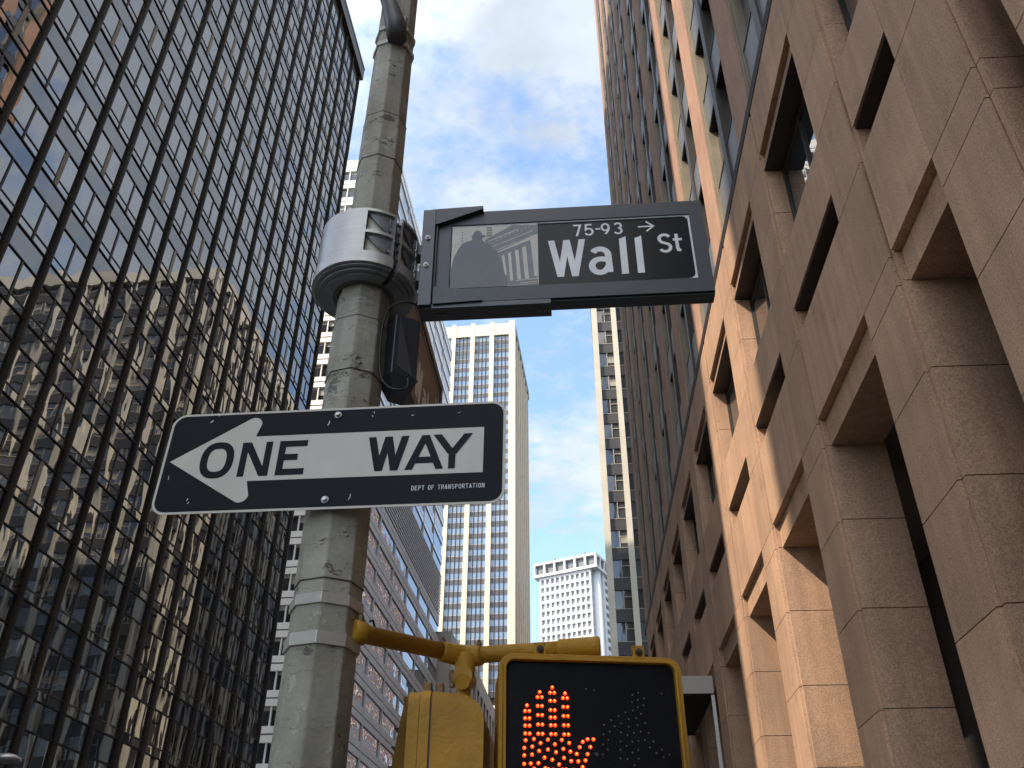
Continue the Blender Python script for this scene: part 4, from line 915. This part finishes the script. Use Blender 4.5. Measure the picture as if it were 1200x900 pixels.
cl = MB().tube([(-.322, 2.250, 2.290), (-.318, 2.253, 2.290), (-.285, 2.283, 2.290), (-.262, 2.293, 2.290), (-.240, 2.294, 2.290), (-.222, 2.290, 2.290), (-.219, 2.289, 2.290)], [0.0224, 0.0257, 0.0266, 0.0274, 0.0274, 0.0257, 0.0224], 24, 0)
cl.tube([(-.262, 2.285, 2.285), (-.262, 2.275, 2.235)], [0.0282, 0.0249], 24, 0)
cl.tube([(-.2625, 2.255, 2.222), (-.262, 2.23, 2.222)], [0.0257, 0.0249], 20, 0)
cl.tube([(-.255, 2.30, 2.226), (-.262, 2.225, 2.206)], [0.0224, 0.0199], 20, 0).tube([(-.262, 2.26, 2.222), (-.262, 2.262, 2.12)], [0.0183, 0.0183], 16, 0)
cl.build('clamp', 'yellow', YA, YO, bevel=.002)
for (x, y, z) in ((-.318, 2.248, 2.312), (-.228, 2.282, 2.315), (-.290, 2.240, 2.226), (-.288, 2.238, 2.208), (-.515, 2.078, 2.328), (-.498, 2.088, 2.325)):
    MB().tube([(x, y, z - .012), (x, y, z + .006)], .0075, 6, 0, smooth=False).tube([(x, y, z + .006), (x, y, z + .012)], .0045, 8, 0).build('bolt', 'yellow_dark', YA, YO)
web = MB().plate([(.0, 2.262), (.012, 2.225), (.032, 2.225), (.045, 2.262)], 2.225, 2.235, 0)
web.build('web', 'yellow', YA, YO)
MB().tube([(-.47, 2.128, 2.31), (-.476, 2.124, 2.33), (-.482, 2.116, 2.325)], .003, 8, 0).build('wire', 'cablemat', YA, YO)

# ---------------- pedestrian signal facing the camera
PS = thing('pedestrian_signal', 'yellow framed pedestrian signal showing a lit red stop hand', 'pedestrian signal', (.0545, 2.10, 1.78), (0, 0, R(8.7127)))
# local: x right, z up, front at y=0, top at z=.45
def ring(mb, o, i, y0, y1, m=0):
    n = len(o); v = [(p[0], y0, p[1]) for p in o] + [(p[0], y0, p[1]) for p in i] + [(p[0], y1, p[1]) for p in o] + [(p[0], y1, p[1]) for p in i]
    f = []
    for k in range(n):
        q = (k + 1) % n; f += [(k, k + n, q + n, q), (k, q, q + 2 * n, k + 2 * n), (k + n, k + 3 * n, q + 3 * n, q + n), (k + 2 * n, q + 2 * n, q + 3 * n, k + 3 * n)]
    mb.add(v, f, m)
rim = MB()
ring(rim, rrect(-.215, .215, 0, .45, .034), rrect(-.2055, .2055, .0095, .4405, .026), .004, .03)
ring(rim, rrect(-.2050, .2050, .010, .440, .026), rrect(-.1985, .1985, .0165, .4335, .020), -.004, .03)
rim.build('door_frame', 'yellow', PS, bevel=.0015)
MB().plate(rrect(-.212, .212, .003, .447, .034), .0305, .175, 0).build('housing', 'yellow', PS, bevel=.006)
MB().plate(rrect(-.200, .200, .015, .435, .020), .012, .029, 0).build('lens', 'lens', PS)
U = lambda x, y: (-.149 + (x - 193) * .000394 - (y - 378) * .000006, .45 - .075 - (y - 268) * .000378)
on = []
for x, tipy, rows in ((191, 378, (411, 453, 495, 540)), (265, 298, (328, 380, 433, 487, 540)), (339, 268, (300, 348, 402, 445, 490, 540)), (414, 302, (330, 382, 435, 488, 540))):
    on.append((x, tipy)); on += [(x + s + (y - 330) * .02, y) for y in rows for s in (-12.5, 12.5)]
on += [(574, 565), (540, 565), (512, 580), (494, 610), (476, 648), (555, 608), (538, 648), (525, 683), (508, 720)]
palm = [(185,578),(232,570),(312,572),(392,572),(434,588),(270,592),(352,597),(178,621),(223,613),(262,636),(312,627),(358,641),(400,622),(440,636),(178,662),(222,657),(293,672),(337,683),(403,672),(444,688),(484,689),(178,709),(215,706),(258,703),(297,730),(375,708),(342,738),(415,735),(458,737),(495,750)]
on += palm
for r_ in range(1, 4):
    on += [(x + (6 if x > 400 else 3) * -r_ * .5 + r_ * 4, y + 172 * r_ - 8) for x, y in palm if 185 + 8 * r_ <= x <= 470 - 14 * r_ and y + 172 * r_ < 1080]
l1 = MB(); l2 = MB()
for (x, y) in on:
    u, v = U(x, y)
    if v < .04: continue
    l1.tube([(u, .0125, v), (u, .0100, v), (u, .0088, v)], [.0042, .0039, .0026], 12, 0); l2.tube([(u, .0092, v + .0004), (u, .0078, v + .0004)], [.0022, .0014], 10, 0)
l1.build('hand_symbol', 'led_on', PS); l2.build('hand_led_cores', 'led_core', PS)
off_ = [(850,287),(815,300),(883,318),(845,330),(810,342),(878,360),(842,372),(812,393),(768,405),(860,411),(727,428),(830,436),(785,443),(683,452),(740,470),(880,465),(640,480),(700,487),(783,487),(835,478),(670,520),(737,521),(812,521),(852,515),(898,521),(632,535),(773,536),(660,565),(730,572),(800,573),(835,567),(873,561),(922,570),(628,592),(765,597),(900,603),(655,619),(727,619),(830,619),(968,614),(797,634),(936,632),(1010,641),(976,655),(625,648),(727,668),(765,670),(830,668),(805,704),(728,724),(850,725),(778,740),(540,272),(588,278),(990,288),
        (770,765),(850,770),(728,775),(800,800),(850,815),(735,822),(690,850),(870,860),(700,890),(890,905),(660,900),(880,950),(650,950)]
l3 = MB()
for (x, y) in off_:
    u, v = U(x, y); l3.tube([(u, .0125, v), (u, .0105, v)], [.0022, .0012], 10, 0)
l3.build('walking_figure_symbol', 'led_off', PS)
u, v = U(590, 648); MB().tube([(u, .0125, v), (u, .0095, v)], [.0045, .004], 12, 0).build('sensor', 'rust', PS)
for x in (-.118, .118):
    tb = MB().plate([(x - .014, .447), (x + .014, .447), (x + .014, .478), (x - .014, .478)], .010, .022, 0)
    tb.tube([(x, .010, .462), (x, .0045, .462)], .0085, 14, 1, smooth=False).tube([(x, .0045, .462), (x, -.002, .462)], .005, 6, 1, smooth=False)
    for sx in (-.010, .010): tb.tube([(x + sx, .010, .474), (x + sx, .009, .474)], .0016, 8, 1)
    tb.build('hinge_tab', ['yellow', 'rust'], PS, bevel=.001)

# ---------------- second pedestrian signal, seen from its side
P2 = thing('pedestrian_signal', 'yellow pedestrian signal seen from its side, hanging under the arm next to the pole', 'pedestrian signal', (-.19, 2.05, 1.69), (0, 0, 0))
# local x from -.19 (front, facing left) to 0 (back), y from 0 to .42
def yzplate(poly, x0, x1):
    n = len(poly); mb = MB(); pts = [(x0, p[0], p[1]) for p in poly] + [(x1, p[0], p[1]) for p in poly]
    mb.add(pts, [tuple(range(n - 1, -1, -1)), tuple(range(n, 2 * n))]); mb.add(pts, [(i, (i + 1) % n, (i + 1) % n + n, i + n) for i in range(n)])
    return mb
body = MB().plate([(-.118, 0), (0.0, 0), (0.0, .385), (-.003, .402), (-.010, .417), (-.021, .428), (-.036, .436), (-.055, .441), (-.118, .448)], 0, .42, 0)
body.build('housing', 'yellow', P2, bevel=.012)
yzplate(rrect(-.004, .424, -.003, .455, .03), -.145, -.122).build('flange', 'yellow', P2, bevel=.003)
yzplate(rrect(.0, .420, .0, .449, .03), -.1218, -.1182).build('seal', 'cablemat', P2)
yzplate(rrect(-.003, .423, -.002, .452, .03), -.172, -.1462).build('door', 'yellow', P2, bevel=.004)
vz = MB()
for (ya, yb) in ((.004, .012), (.408, .416)):
    n0 = len(vz.v); pr_ = [(-.1725, .440), (-.1725, .008), (-.226, .008), (-.210, .200), (-.194, .345), (-.182, .425)]
    vz.plate(pr_, ya, yb, 0)
vz.box(-.186, -.1725, .0125, .4075, .432, .440, 0).box(-.236, -.1725, .0125, .4075, .008, .014, 0)
for k in range(9): vz.box(-.218 + .004 * (k - 4), -.178, .0125, .4075, .05 + .04 * k, .052 + .04 * k, 1)
vz.build('visor', ['visor_dark', 'lens'], P2)
for (x, y) in ((-.133, .03), (-.106, .035)): MB().box(x - .009, x + .009, y - .012, y + .012, .44, .474).build('latch', 'yellow_dark', P2, bevel=.003)

# ---------------- street lamp at the lower left edge
LA = thing('street_lamp', 'small silver street lamp head poking in at the lower left edge', 'street lamp', (-20.6, 28, 0))
MB().tube([(0, 0, .14), (0, 0, 7.4)], [.11, .07], 12, 0).build('post', 'armdark', LA)
MB().tube([(0, 0, 7.2), (.6, 0, 7.38), (2.2, 0, 7.20), (3.0, 0, 7.14)], [.045, .04, .035, .035], 12, 0).build('arm', 'alu', LA)
MB().tube([(3.35, 0, 7.26), (3.35, 0, 7.22), (3.35, 0, 7.12), (3.35, 0, 7.05), (3.35, 0, 7.00)], [.06, .24, .42, .42, .30], 24, 0).build('lamp_head', 'alu', LA)
